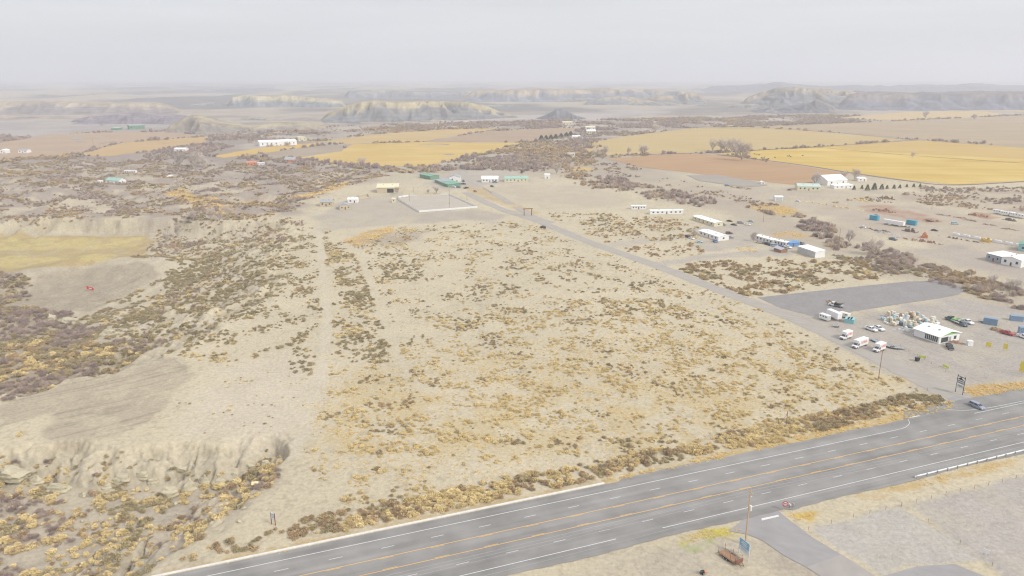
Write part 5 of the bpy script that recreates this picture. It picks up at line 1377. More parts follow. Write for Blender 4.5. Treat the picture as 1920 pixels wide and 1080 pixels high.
building('warehouse', 'very long white warehouse at the edge of the golden field', (487, 274.5), (557, 271.5), 30.0, 6.5, WHITE, ROOFW, 'gable', 2.0, 6, 2, 0, 1, 'warehouse')
building('warehouse', 'shorter cream warehouse behind the long white one', (560, 264.5), (575, 264), 18.0, 6.0, CREAM, CREAM, 'gable', 1.6, 2, 1, 0, 1, 'warehouse')
building('farm_shed', 'white shed standing behind the left cottonwoods', (327, 286), (348, 286), 12.0, 5.0, WHITE, ROOFW, 'gable', 1.6, 1, 1, 0, 0, 'shed')
building('greenhouse', 'dark green plant building on the far left flat', (243, 243), (272, 242), 30.0, 8.0, GREENW, GREYR, 'shed', 1.0, 4, 1, 0, 0, 'plant')
building('greenhouse', 'small teal plant building left of the dark green one', (208, 244), (221, 244), 20.0, 4.0, GREENW, MINT, 'shed', .6, 1, 1, 0, 0, 'plant')
building('far_house', 'pale house at the left frame edge beyond the badlands', (0, 288), (11, 288), 10.0, 4.5, WHITE, ROOFW, 'gable', 1.6, 1, 1, 0, 0, 'house')
building('far_house', 'bluish white house just right of the left edge house', (34, 287), (51, 287), 10.0, 4.0, WHITE, GREYR, 'gable', 1.6, 2, 1, 0, 0, 'house')
building('far_house', 'upper cream house in the scrub beyond the evergreen row', (1098, 244), (1116, 244), 14.0, 6.0, WHITE, CREAM, 'gable', 2.4, 3, 1, 0, 1, 'house')
building('far_house', 'lower cream house below the upper one past the evergreen row', (1100, 251.5), (1117, 251.5), 14.0, 6.0, CREAM, ROOFW, 'gable', 2.4, 3, 1, 0, 1, 'house')
building('far_house', 'white cottage at the end of the evergreen row', (1073, 260), (1088, 260), 10.0, 4.0, WHITE, ROOFW, 'gable', 1.6, 2, 1, 0, 0, 'house')
building('far_house', 'cream house far up the lane near the dark cone hill', (1055, 233.5), (1073, 233.5), 14.0, 5.0, CREAM, CREAM, 'gable', 2.0, 2, 1, 0, 0, 'house')
building('travel_trailer', 'white trailer beside the creek at the tan field corner', (1063, 292), (1078, 292), 4.0, 3.6, WHITE, ROOFW, 'shed', .1, 2, 1, 0, 0, 'trailer')

# ------------------------------------------------------------------ vehicles (x forward, origin on the ground)
def heading(px, d):
    a = G1(*px); b = G1(px[0] + d[0], px[1] + d[1]); v = b - a
    return a, math.atan2(v.y, v.x)
RIM = mat('wheel_rim', C(200, 200, 204, .7), .35, .05, 3, .5, .4)
LAMPW = mat('headlight_glass', C(236, 238, 240, .8), .2, .03, 3)
LAMPR = mat('taillight_glass', (.35, .03, .03), .3, .05, 3)
def paint_mat(nm, c, k=.72):
    return mat('paint_' + nm, C(*c, k), .35, .04, 2, .5)
WHEEL = {}
def wheel(e, x, y, r=.34, w=.22):
    key = (round(r, 2), round(w, 2))
    if key not in WHEEL:
        t = MB().tube((0, -w / 2, 0), (0, w / 2, 0), r, r, 14); q = MB().tube((0, -w / 2 - .015, 0), (0, w / 2 + .015, 0), r * .58, r * .58, 10)
        ms_ = []
        for b_, nm, m in ((t, 'wheel', BLACK), (q, 'rim', RIM)):
            me = bpy.data.meshes.new(nm); me.from_pydata(b_.v, [], b_.f); me.materials.append(m); ms_.append(me)
        WHEEL[key] = ms_
    o = copy_part('wheel', WHEEL[key][0], e); o.location = (x, y, r)
    copy_part('rim', WHEEL[key][1], o)
def body_loft(m, prof, W, tuck=.1):
    """car body from a side outline (x, z): sides lean in above the belt"""
    zs = [z for x, z in prof]; zmax = max(zs); belt = min(zs) + (zmax - min(zs)) * .55
    def yy(z): return W / 2 - (tuck * (z - belt) / (zmax - belt) if z > belt else .0)
    n = len(prof)
    v = [(x, -yy(z), z) for x, z in prof] + [(x, yy(z), z) for x, z in prof]
    f = [(i, (i + 1) % n, n + (i + 1) % n, n + i) for i in range(n)] + [tuple(range(n))[::-1], tuple(range(n, 2 * n))]
    m.add(v, f)
def glass_side(e, prof, W, z0, z1, name='side_window'):
    for s in (-1, 1):
        q = MB(); n = len(prof)
        a = [(x, s * (W(z) + .012), z) for x, z in prof]; b_ = [(x, s * (W(z) - .03), z) for x, z in prof]
        q.loft([b_, a]); q.build(name, GLASS, e)
SHAPES = {
    'minivan': dict(L=5.1, W=1.96, lo=[(-2.5, .32), (2.45, .32), (2.55, .5), (2.5, .78), (2.35, .9), (1.55, 1.08), (-2.5, 1.06), (-2.56, .7)], gh=(-2.45, 1.5, -2.2, .55, 1.05, 1.76), wx=(1.6, -1.5)),
    'suv': dict(L=4.8, W=1.94, lo=[(-2.38, .38), (2.3, .38), (2.42, .55), (2.36, .95), (2.2, 1.05), (1.1, 1.14), (-2.36, 1.12), (-2.42, .7)], gh=(-2.32, 1.05, -2.1, .4, 1.1, 1.8), wx=(1.5, -1.45)),
    'sedan': dict(L=4.7, W=1.82, lo=[(-2.3, .28), (2.28, .28), (2.36, .45), (2.3, .68), (1.0, .92), (-1.6, .94), (-2.32, .86), (-2.36, .5)], gh=(-1.7, 1.0, -1.0, .25, .9, 1.42), wx=(1.45, -1.4)),
    'pickup': dict(L=5.7, W=2.0, lo=[(-2.8, .5), (2.75, .45), (2.86, .65), (2.8, 1.0), (2.6, 1.1), (1.25, 1.18), (-2.8, 1.14), (-2.86, .7)], gh=(-.95, 1.2, -.75, .5, 1.14, 1.86), wx=(1.85, -1.75)),
}
def car(name, label, px, d, kind, paint_, cat='car', group=None, bed=True, scale=1.0):
    p, rz = heading(px, d); e = empty(name, p, rz); e.scale = (scale,) * 3
    s = SHAPES[kind]; W = s['W']
    m = MB(); body_loft(m, s['lo'], W, .06)
    x0, x1, t0, t1, zb, zt = s['gh']; b1 = W / 2 - .07; b2 = W / 2 - .24
    def quad(y, xa, xb, z): return [(xa, -y, z), (xb, -y, z), (xb, y, z), (xa, y, z)]
    m.loft([quad(b1, x0, x1, zb - .02), quad(b1 * .6 + b2 * .4, x0 * .6 + t0 * .4, x1 * .6 + t1 * .4, zb * .6 + zt * .4), quad(b2, t0, t1, zt)])
    m.build('body', paint_, e)
    def WW(z):
        return b1 + (b2 - b1) * (z - zb) / (zt - zb)
    za, zc = zb + .06, zt - .1
    def X(xb, xt, z): return xb + (xt - xb) * (z - zb) / (zt - zb)
    mid = (X(x0, t0, za) + X(x1, t1, za)) / 2
    for xa, xb_ in ((0, .47), (.53, 1)):
        def Q(fr, z):
            a_, b_ = X(x0, t0, z) + .14, X(x1, t1, z) - .16
            return a_ + (b_ - a_) * fr
        glass_side(e, [(Q(xa, za), za), (Q(xb_, za), za), (Q(xb_, zc), zc), (Q(xa, zc), zc)], WW, za, zc)
    for nm, xb_, xt, sg in (('windshield', x1, t1, 1), ('rear_window', x0, t0, -1)):
        q = MB()
        r_ = []
        for z in (za, zc):
            y = WW(z) - .08
            r_.append([(X(xb_, xt, z) + .015 * sg, -y, z), (X(xb_, xt, z) + .015 * sg, y, z)])
        a_ = r_[0] + r_[1][::-1]
        q.loft([[(x - .04 * sg, y, z) for x, y, z in a_], a_]); q.build(nm, GLASS, e)
    if kind == 'pickup' and bed:
        MB().box(-2.68, -1.05, -W / 2 + .18, W / 2 - .18, 1.142, 1.15).build('bed_liner', BLACK, e)
        q = MB()
        for sgn in (-1, 1): q.box(-2.82, -1.0, sgn * W / 2 - (.12 if sgn > 0 else -.0), sgn * W / 2 + (.0 if sgn > 0 else .12), 1.1, 1.3)
        q.box(-2.86, -2.76, -W / 2, W / 2, 1.1, 1.302); q.build('bed_wall', paint_, e)
    fx = max(x for x, z in s['lo']); bx_ = min(x for x, z in s['lo'])
    for sy_ in (-1, 1):
        MB().box(fx - .12, fx - .02, sy_ * (W / 2 - .42) - .16, sy_ * (W / 2 - .42) + .16, .62, .8).build('headlight', LAMPW, e)
        MB().box(bx_ - .0, bx_ + .1, sy_ * (W / 2 - .2) - .1, sy_ * (W / 2 - .2) + .1, .7, .95).build('taillight', LAMPR, e)
        for wx in s['wx']: wheel(e, wx, sy_ * (W / 2 - .08), .36 if kind != 'sedan' else .32)
    MB().box(fx - .08, fx + .05, -W / 2 + .12, W / 2 - .12, .36, .54).build('bumper', STEEL if kind == 'pickup' else paint_, e)
    tag(e, label, cat, group)
    return e
P_SILV = paint_mat('silver_blue', (158, 166, 182)); P_WHITE = paint_mat('white', (240, 240, 240), .82); P_BLACK = paint_mat('black', (58, 58, 62)); P_RED = paint_mat('red', (196, 72, 70))
P_BLUE = paint_mat('blue', (96, 130, 176)); P_TEAL = paint_mat('slate', (96, 118, 130)); P_MAR = paint_mat('maroon', (124, 82, 88)); P_GREY = paint_mat('grey', (150, 152, 156)); P_TAN = paint_mat('tan', (204, 194, 168)); P_LB = paint_mat('light_blue', (176, 206, 218))
car('minivan', 'silver blue minivan turning onto the highway from the gravel road', (1831, 764), (16, 7), 'minivan', P_SILV, 'minivan')
car('suv', 'dark grey car driving on the gravel road near the ranch gate', (1018, 428), (-8, -3), 'suv', P_BLACK, 'car', scale=1.15)
car('pickup_truck', 'left one of the two white pickups parked by the scrap pile', (1633, 619.5), (14, 5), 'pickup', P_WHITE, 'pickup')
car('pickup_truck', 'right one of the two white pickups parked by the scrap pile', (1647, 618), (12, 5), 'pickup', P_WHITE, 'pickup')
car('pickup_truck', 'black pickup parked at the front of the shop', (1780.5, 653), (6, 8), 'pickup', P_BLACK, 'pickup')
car('pickup_truck', 'red pickup parked at the right side of the lot', (1888, 627), (14, 4), 'pickup', P_RED, 'pickup')
car('pickup_truck', 'white truck behind the dark tow truck near the lot centre', (1814, 606), (10, 4), 'pickup', P_WHITE, 'pickup')
car('pickup_truck', 'white pickup half cut by the right frame edge', (1920, 634), (12, 4), 'pickup', P_WHITE, 'pickup')
for lb, px, d, k, pm in [
    ('dark car beside the yellow mobile home', (1355, 422), (6, 1), 'suv', P_GREY), ('black sedan in the cluster behind the mobile homes', (1376, 422.5), (8, 1), 'sedan', P_BLACK),
    ('white sedan at the front of the car cluster', (1401, 422), (10, 1), 'sedan', P_WHITE), ('grey camper van in the car cluster', (1388, 419), (8, 0), 'minivan', P_GREY),
    ('light car at the back of the car cluster', (1408, 416), (8, 1), 'sedan', P_LB), ('dark car at the left of the car cluster', (1368, 415.5), (8, 1), 'sedan', P_BLACK),
    ('maroon car alone on the drive', (1367, 438.5), (9, 0), 'suv', P_MAR), ('dark flat car behind the wide mobile home', (1369, 446.5), (9, 0), 'sedan', P_GREY),
    ('blue truck at the corner of the wide mobile home', (1341, 454), (5, 4), 'pickup', P_BLUE), ('black car left of the bare yard tree', (1290, 445.5), (7, 2), 'suv', P_BLACK),
    ('white car beside the black one under the bare yard tree', (1297, 448), (7, 2), 'sedan', P_WHITE), ('pale blue boat shaped car in the dry yard', (1311, 455), (9, 0), 'sedan', P_LB),
    ('tan car at the left of the junk row', (1423, 456), (9, 1), 'sedan', P_TAN), ('grey car second in the junk row', (1433, 457), (9, 1), 'sedan', P_GREY), ('black car third in the junk row', (1440, 459.5), (8, 2), 'suv', P_BLACK),
    ('light blue car at the right of the junk row', (1452, 462), (10, 1), 'minivan', P_LB), ('blue car nearest the mauve shelter', (1462, 462.5), (9, 1), 'sedan', P_BLUE), ('black and white truck beside the blue shed', (1477, 465), (7, 2), 'pickup', P_WHITE),
    ('grey car right of the blue tarped shed', (1505, 459), (5, 2), 'suv', P_GREY), ('white car on the flat right of the carport', (1496, 378), (10, 2), 'sedan', P_WHITE), ('blue tractor shaped car by the grey field', (1363, 349), (6, 0), 'suv', P_BLUE),
    ('dark truck among the ranch vehicles', (869, 346), (6, 0), 'pickup', P_BLACK), ('white trailer truck in front of the green shed', (851, 351.5), (8, 1), 'minivan', P_WHITE), ('grey flatbed right of the white trailer', (860, 352), (8, 1), 'pickup', P_GREY),
    ('dark pickup at the end of the ranch vehicles', (874, 353.5), (7, -1), 'pickup', P_BLACK), ('red car parked on the ranch drive', (891, 359.5), (6, 2), 'sedan', P_MAR), ('blue grey truck beside the white ranch house', (928, 342.5), (7, 0), 'pickup', P_TEAL),
    ('green machine by the ranch drive', (923, 350.5), (5, 1), 'suv', P_TEAL), ('dark car beside the tall ranch barn', (869, 340.5), (3, 2), 'suv', P_BLACK), ('red car near the pale green farmhouse', (1480, 357), (8, 0), 'sedan', P_MAR),
    ('dark car parked behind the left blue container', (1643, 405.5), (7, 1), 'sedan', P_BLACK), ('red brown wreck right of the right blue container', (1742, 415.5), (9, 1), 'sedan', P_MAR), ('light blue wreck in the middle of the scrap yard', (1790, 420.5), (9, 0), 'minivan', P_LB),
    ('white car below the white semi trailer', (1619, 427), (9, 2), 'sedan', P_WHITE), ('dark truck at the edge of the creek thicket', (1674, 450), (9, 2), 'pickup', P_TEAL), ('dark wreck alone in the scrap yard', (1752, 433), (8, 1), 'sedan', P_BLACK)]:
    nm = {'sedan': 'parked_car', 'suv': 'parked_car', 'minivan': 'parked_van', 'pickup': 'pickup_truck'}[k]
    car(nm, lb, px, d, k, pm, 'truck' if k == 'pickup' else 'car', 'cars and trucks parked in the yards')
# rental box trucks
ORANGE = mat('orange_print', C(222, 110, 78, .8), .6, .05, 2)
def box_truck(label, px, d, box_len):
    p, rz = heading(px, d); e = empty('box_truck', p, rz)
    L = box_len; xf = L / 2 - .3
    m = MB(); body_loft(m, [(xf - .1, .45), (xf + 2.2, .45), (xf + 2.3, .7), (xf + 2.2, 1.15), (xf + 1.9, 1.3), (xf + 1.3, 1.42), (xf + .75, 2.15), (xf - .1, 2.2)], 2.05, .14); m.build('cab', P_WHITE, e)
    MB().loft([[(xf + 1.32, -.82, 1.46), (xf + 1.32, .82, 1.46), (xf + .82, .76, 2.08), (xf + .82, -.76, 2.08)], [(xf + 1.37, -.82, 1.48), (xf + 1.37, .82, 1.48), (xf + .87, .76, 2.1), (xf + .87, -.76, 2.1)]]).build('windshield', GLASS, e)
    for s in (-1, 1):
        q = MB(); a = [(xf + .1, 1.42), (xf + 1.1, 1.42), (xf + .75, 1.98), (xf + .1, 1.98)]
        q.loft([[(x, s * .9, z) for x, z in a], [(x, s * 1.03, z) for x, z in a]]); q.build('side_window', GLASS, e)
        MB().box(xf + 2.16, xf + 2.27, s * .75 - .17, s * .75 + .17, .78, 1.0).build('headlight', LAMPW, e)
        MB().box(xf + .95, xf + 1.05, s * 1.18 - .12, s * 1.18 + .12, 1.35, 1.75).build('mirror', BLACK, e)
        for wx in (xf + 1.35, -L / 2 + 1.1): wheel(e, wx, s * .95, .4, .26)
    bx_ = MB().box(-L / 2, xf, -1.2, 1.2, .75, 3.45, .05)
    bx_.box(xf - .05, xf + .95, -1.199, 1.199, 2.35, 3.449, .05)
    b = bx_.build('cargo_box', P_WHITE, e)
    MB().box(xf + 2.2, xf + 2.36, -.95, .95, .4, .58).build('bumper', BLACK, e)
    MB().box(xf + 2.215, xf + 2.29, -.55, .55, .72, 1.02).build('grille', BLACK, e)
    for s in (-1, 1):
        tm = LETTERS
        if not tm.materials: tm.materials.append(ORANGE)
        t = bpy.data.objects.new('lettering', tm); col.objects.link(t); t.parent = b
        t.rotation_euler = (R(90), 0, 0 if s < 0 else R(180)); t.location = (.1, s * 1.212, 2.1)
        t.scale = (min(1.0, L / 5.0), 1, 1)
        MB().box(-L * .42, L * .3, s * 1.206 - .004, s * 1.206 + .004, 1.78, 1.96).build('stripe', ORANGE, b)
    MB().box(-L / 2 - .03, -L / 2 + .02, -1.05, 1.05, .85, 3.25).build('rear_door', DOORM, e)
    tag(e, label, 'box truck', 'rental box trucks in a row')
box_truck('leftmost short rental box truck with orange lettering', (1588, 634), (-14, 4.5), 4.2)
box_truck('middle and longest rental box truck with orange lettering', (1614, 649), (-16, 5.5), 6.6)
box_truck('rightmost short rental box truck behind the utility pole', (1650, 657), (-14, 5.5), 4.2)
def flat_trailer(label, px, d, L=5.0, W=2.0, m=STEEL, name='utility_trailer', sides=.45, grp=None):
    p, rz = heading(px, d); e = empty(name, p, rz)
    MB().box(-L / 2, L / 2, -W / 2, W / 2, .55, .63).build('deck', GREYW if m is STEEL else WOOD, e)
    q = MB()
    for s in (-1, 1):
        q.box(-L / 2, L / 2, s * W / 2 - .03, s * W / 2 + .03, .64 + sides - .06, .64 + sides)
        for i in range(5):
            x = -L / 2 + L * i / 4 * .98 + .04; q.box(x - .03, x + .03, s * W / 2 - .031, s * W / 2 + .029, .5, .64 + sides)
    q.build('side_rail', m, e)
    MB().loft([[(L / 2, -.8, .5), (L / 2, -.7, .5), (L / 2, -.7, .6), (L / 2, -.8, .6)], [(L / 2 + 1.3, -.05, .5), (L / 2 + 1.3, .05, .5), (L / 2 + 1.3, .05, .6), (L / 2 + 1.3, -.05, .6)]]).loft([[(L / 2, .7, .5), (L / 2, .8, .5), (L / 2, .8, .6), (L / 2, .7, .6)], [(L / 2 + 1.3, -.05, .51), (L / 2 + 1.3, .05, .51), (L / 2 + 1.3, .05, .61), (L / 2 + 1.3, -.05, .61)]]).build('drawbar', m, e)
    for s in (-1, 1):
        for wx in (-.75, .1): wheel(e, wx, s * (W / 2 + .12), .33, .2)
    tag(e, label, 'trailer', grp)
    return e
flat_trailer('small grey trailer left of the box trucks', (1567, 613), (-8, 0), 2.6, 1.6)
flat_trailer('car hauler trailer behind the middle box truck', (1640, 640), (10, 5), 4.0, 2.0)
flat_trailer('car hauler trailer behind the rightmost box truck', (1667, 651), (12, 4), 4.2, 2.0)
flat_trailer('open steel trailer furthest right behind the box trucks', (1682, 654), (14, 1), 5.2, 2.0)
ft = flat_trailer('rusty old flatbed trailer beside the blue roadside sign', (1369, 1048), (16, 11), 5.4, 2.3, RUST, 'flatbed_trailer', .25)
for sx_, sy_ in ((-2.6, -1), (-2.6, 1), (2.4, -1), (2.4, 1), (-.2, 1), (.9, -1)):
    MB().tube((sx_, sy_ * 1.1, .5), (sx_, sy_ * 1.1, 2.2), .05, .05, 6).build('stake', RUST, ft)
MB().box(2.6, 2.75, -1.15, 1.15, .6, 1.5).build('headboard', RUST, ft)
def big_trailer(name, label, px, d, L, W, z0, z1, m, wheels, windows=0, goose=False, cat='trailer'):
    p, rz = heading(px, d); e = empty(name, p, rz)
    MB().box(-L / 2, L / 2, -W / 2, W / 2, z0, z1, .08).build('body', m, e)
    if goose: MB().box(L / 2 - .02, L / 2 + 2.0, -W / 2 + .003, W / 2 - .003, z0 + (z1 - z0) * .45, z1 - .003, .08).build('gooseneck', m, e)
    for i in range(windows):
        for s in (-1, 1): MB().box(L * (-.3 + .6 * i / max(1, windows - 1)) - .4, L * (-.3 + .6 * i / max(1, windows - 1)) + .4, s * W / 2 - .02, s * W / 2 + .02, z0 + (z1 - z0) * .55, z0 + (z1 - z0) * .8).build('window', GLASS, e)
    for i in range(int(L / .8)):
        pass
    MB().box(-L / 2 - .03, -L / 2 + .02, -W / 2 + .12, W / 2 - .12, z0 + .1, z1 - .15).build('rear_door', DOORM, e)
    for s in (-1, 1):
        for wx in wheels: wheel(e, wx, s * (W / 2 - .14), .42, .26)
    MB().tube((L / 2 - .8, -.7, 0), (L / 2 - .8, -.7, z0 + .01), .07).tube((L / 2 - .8, .7, 0), (L / 2 - .8, .7, z0 + .01), .07).build('landing_leg', STEEL, e)
    tag(e, label, cat)
    return e
big_trailer('horse_trailer', 'white horse trailer with dark windows at the left of the lot', (1546, 600), (-14, -5), 5.0, 2.3, .5, 2.8, P_WHITE, (-1.0, 0), 3)
big_trailer('cargo_trailer', 'long white cargo trailer on legs behind the horse trailer', (1563, 598), (14, 6), 7.5, 2.6, 1.1, 3.9, P_WHITE, (-2.6, -1.6), 0)
big_trailer('camper_trailer', 'cream camper right behind the long white cargo trailer', (1583, 595), (14, 4), 4.5, 2.4, .6, 2.4, mat('cream_paint', C(232, 226, 214, .8), .5, .06, 1), (-.5, .4), 2)
big_trailer('semi_trailer', 'long white semi trailer between two blue containers in the scrap yard', (1675, 423), (18, 3), 16.0, 2.6, 1.1, 4.0, P_WHITE, (-6.4, -5.2), 0)
def container(label, px, d, L, W, H, m, name='shipping_container', z=0.0, group=None):
    p, rz = heading(px, d); e = empty(name, p + Vector((0, 0, z)), rz)
    q = MB(); n = max(4, int(L / .6))
    prof = []
    for i in range(n):
        x = -L / 2 + L * i / n; w_ = L / n
        prof += [(x, 0), (x + w_ * .35, 0), (x + w_ * .45, .06), (x + w_ * .9, .06)]
    prof.append((L / 2, 0))
    top = [(x, -W / 2 + y) for x, y in prof] + [(x, W / 2 - y) for x, y in prof[::-1]]
    q.loft([[(x, y, .12) for x, y in top], [(x, y, H - .1) for x, y in top]]); q.build('wall', m, e)
    MB().box(-L / 2 - .03, L / 2 + .03, -W / 2 - .03, W / 2 + .03, H - .1, H).build('roof', m, e)
    MB().box(-L / 2 - .03, L / 2 + .03, -W / 2 - .03, W / 2 + .03, 0, .14).build('base_frame', m, e)
    for s in (-1, 1): MB().box(L / 2 - .0, L / 2 + .06, min(s * .03, s * (W / 2 - .1)), max(s * .03, s * (W / 2 - .1)), .2, H - .16).build('door', m, e)
    tag(e, label, 'container', group)
    return e
for i, dx in enumerate((0, 5, 10)):
    container('pale teal roll-off bin beside the camper, %s of three' % ['left', 'middle', 'right'][i], (1588 + dx, 603.5 + i * .8), (3, -4), 4.2, 1.7, 2.0, TEALP, 'storage_bin', group='pale teal storage bins')
container('left blue cargo container in the scrap yard', (1639, 412.5), (12, 2), 6.5, 3.0, 3.6, TEALW)
container('right blue cargo container in the scrap yard', (1709, 421.5), (12, 2), 7.0, 3.0, 3.6, TEALW)
container('steel blue bin on a trailer near the lot back', (1856, 608), (12, 2), 5.4, 2.4, 3.0, STEELB, 'steel_bin')
container('steel blue bin at the far right back of the lot', (1905, 601), (12, 1), 5.0, 2.4, 2.4, STEELB, 'steel_bin')
container('tall steel blue bin cut by the right frame edge', (1921, 628), (12, 1), 5.0, 2.4, 3.6, STEELB, 'steel_bin')
container('white electric cabinet box at the right of the shop', (1817.5, 647), (6, 0), 2.2, 1.8, 2.0, WHITE, 'cabinet_box')
flat_trailer('white flat trailer left of the steel blue bin', (1846, 605), (10, 3), 4.5, 2.0)
# tow and flatbed trucks
def flatbed_truck(label, px, d, paint_, boom=None, L=7.5):
    p, rz = heading(px, d); e = empty('flatbed_truck', p, rz)
    m = MB(); body_loft(m, [(.9, .5), (3.6, .5), (3.7, .8), (3.6, 1.25), (2.6, 1.42), (2.25, 2.1), (.95, 2.15)], 2.1, .16); m.build('cab', paint_, e)
    MB().loft([[(2.62, -.8, 1.46), (2.62, .8, 1.46), (2.3, .75, 2.03), (2.3, -.75, 2.03)], [(2.68, -.8, 1.48), (2.68, .8, 1.48), (2.36, .75, 2.05), (2.36, -.75, 2.05)]]).build('windshield', GLASS, e)
    for s in (-1, 1):
        a = [(1.2, 1.42), (2.4, 1.42), (2.15, 1.98), (1.2, 1.98)]
        MB().loft([[(x, s * .9, z) for x, z in a], [(x, s * 1.04, z) for x, z in a]]).build('side_window', GLASS, e)
        for wx in (2.8, -2.4): wheel(e, wx, s * .95, .44, .28)
        MB().box(3.6, 3.72, s * .7 - .16, s * .7 + .16, .8, 1.0).build('headlight', LAMPW, e)
    MB().box(-L / 2, .8, -1.15, 1.15, .85, 1.0).build('deck', STEEL, e)
    MB().box(-L / 2 + .2, .9, -.5, .5, .5, .86).build('chassis', BLACK, e)
    MB().box(.55, .7, -1.1, 1.1, 1.0, 2.2).build('headboard', BLACK, e)
    if boom is not None:
        MB().box(-1.6, .2, -1.0, 1.0, 1.0, 1.7).build('equipment_box', boom, e)
        MB().tube((-1.0, 0, 1.6), (-3.9, 0, 2.8), .12, .08).tube((-1.8, 0, 1.0), (-2.8, 0, 2.35), .1).build('boom', boom, e)
    tag(e, label, 'truck')
flatbed_truck('white and black service truck parked on the dark pad', (1568, 575), (-14, -3), P_WHITE, BLACK, 6.5)
flatbed_truck('slate blue tow truck with a long bed behind the shop', (1800, 609), (14, 6), P_TEAL, None, 9.0)
flatbed_truck('old truck with lime drilling rig behind the tow truck', (1787, 602.5), (-12, -4), P_TEAL, LIME, 7.0)
# white row of travel trailers and barriers in the scrap yard
for i, (x, y, L_) in enumerate([(1870, 401, 7), (1884, 404, 6), (1894, 405, 6), (1901, 407, 6), (1912, 409, 8)]):
    big_trailer('camper_trailer', 'white camper in the far right row, %s from the left' % ['first', 'second', 'third', 'fourth', 'fifth'][i], (x, y), (12, 2), L_, 2.5, .6, 3.4, P_WHITE, (-.5, .5), 3)['group'] = 'white campers in the far right row'
for i in range(19):
    x = 1792 + i * 6.6; y = 441.5 + i * 1.15
    p, rz = heading((x, y), (12, 2.2)); e = MB().box(-2.2, 2.2, -.6, .6, 0, 1.1 + .7 * ((i * 7) % 3 == 0), .15).build('white_tank', P_WHITE)
    e.location = p; e.rotation_euler = (0, 0, rz)
    tag(e, 'low white tank lying in the long white row of the scrap yard', 'tank', 'white tanks in the scrap yard row')
# scrap heap of appliances
APPL = []
def appl(nm, b, m):
    me = bpy.data.meshes.new(nm); me.from_pydata(b.v, [], b.f); me.materials.append(m); APPL.append((nm, me))
AM = [mat('enamel_white', C(232, 234, 232, .8), .4, .08, 2, .4, 0, 0, 'Object', .12), mat('enamel_cream', C(224, 214, 190, .78), .5, .1, 2, .3, 0, 0, 'Object', .15), mat('enamel_blue', C(180, 208, 214, .75), .5, .1, 2, .3, 0, 0, 'Object', .15), mat('scrap_brown', C(186, 150, 122, .75), .8, .25, 2, .2, 0, 0, 'Object', .25)]
for k in range(4):
    appl('old_washer', MB().box(-.4, .4, -.4, .4, 0, 1.0, .04).box(-.38, .38, .3, .39, 1.0, 1.16).tube((0, -.43, .5), (0, -.38, .5), .24, .24, 12), AM[k])
    appl('old_refrigerator', MB().box(-.42, .42, -.4, .4, 0, 1.2, .05).box(-.42, .42, -.41, .4, 1.23, 1.8, .05).box(.3, .34, -.47, -.4, .6, 1.1), AM[k])
HEAPL = {'old_washer': 'old washing machine thrown on the scrap heap behind the shop', 'old_refrigerator': 'old refrigerator lying on the scrap heap behind the shop'}
HP = wpoly([(1650, 598), (1672, 590), (1715, 590), (1752, 600), (1756, 612), (1740, 618), (1712, 622), (1690, 612), (1660, 608)])
k = 0
while k < 115:
    x = rnd.uniform(min(q[0] for q in HP), max(q[0] for q in HP)); y = rnd.uniform(min(q[1] for q in HP), max(q[1] for q in HP))
    if not inside(np.array([x]), np.array([y]), HP)[0]: continue
    j = rnd.choices(range(8), [5, 5, 3, 3, 3, 3, 1.6, 1.2])[0]
    nm, me = APPL[j]
    o = bpy.data.objects.new(nm, me); col.objects.link(o)
    lie = rnd.random() < .45
    o.location = (x, y, (.42 if lie else 0) + (.8 if rnd.random() < .25 else 0)); o.rotation_euler = (R(90) if lie else rnd.gauss(0, .06), rnd.gauss(0, .08), rnd.uniform(0, 6.28)); o.scale = (rnd.uniform(.9, 1.5),) * 3
    tag(o, HEAPL[nm], 'appliance', nm.replace('_', ' ') + 's on the scrap heap'); k += 1
container('dark teal dumpster at the front of the scrap heap', (1687, 609), (8, 3), 3.0, 1.8, 1.6, P_TEAL, 'dumpster')
# dark pallets and debris heaps in the scrap yard
def heap(px, L, W, H, m, label, seed):
    p, rz = heading(px, (12, 2)); g = random.Random(seed); q = MB()
    for i in range(26):
        x = g.uniform(-L / 2, L / 2); y = g.uniform(-W / 2, W / 2); f = max(.2, 1 - (2 * x / L) ** 2) ; s1, s2, s3 = g.uniform(.3, 1.4), g.uniform(.2, .8), g.uniform(.3, 1) * H * f
        q.add([(x - s1, y - s2, -.1), (x + s1, y - s2 * .6, -.1), (x + s1 * .8, y + s2, -.1), (x - s1, y + s2, -.1), (x - s1 * .5, y - s2 * .4, s3), (x + s1 * .6, y - s2 * .3, s3 * .8), (x + s1 * .4, y + s2 * .5, s3 * .9), (x - s1 * .6, y + s2 * .4, s3)],
              [(0, 1, 5, 4), (1, 2, 6, 5), (2, 3, 7, 6), (3, 0, 4, 7), (4, 5, 6, 7)])
    o = q.build('debris_heap', m); o.location = p; o.rotation_euler = (0, 0, rz); tag(o, label, 'heap', 'debris heaps in the scrap yard')
DEB = mat('dark_debris', C(128, 116, 110, .8), .9, .35, .8); DEBR = mat('red_debris', C(172, 138, 118, .8), .9, .3, .8); DEBB = mat('brown_debris', C(162, 140, 116, .8), .9, .3, .8); DEBW = mat('pale_debris', C(196, 196, 196, .8), .9, .3, .8)
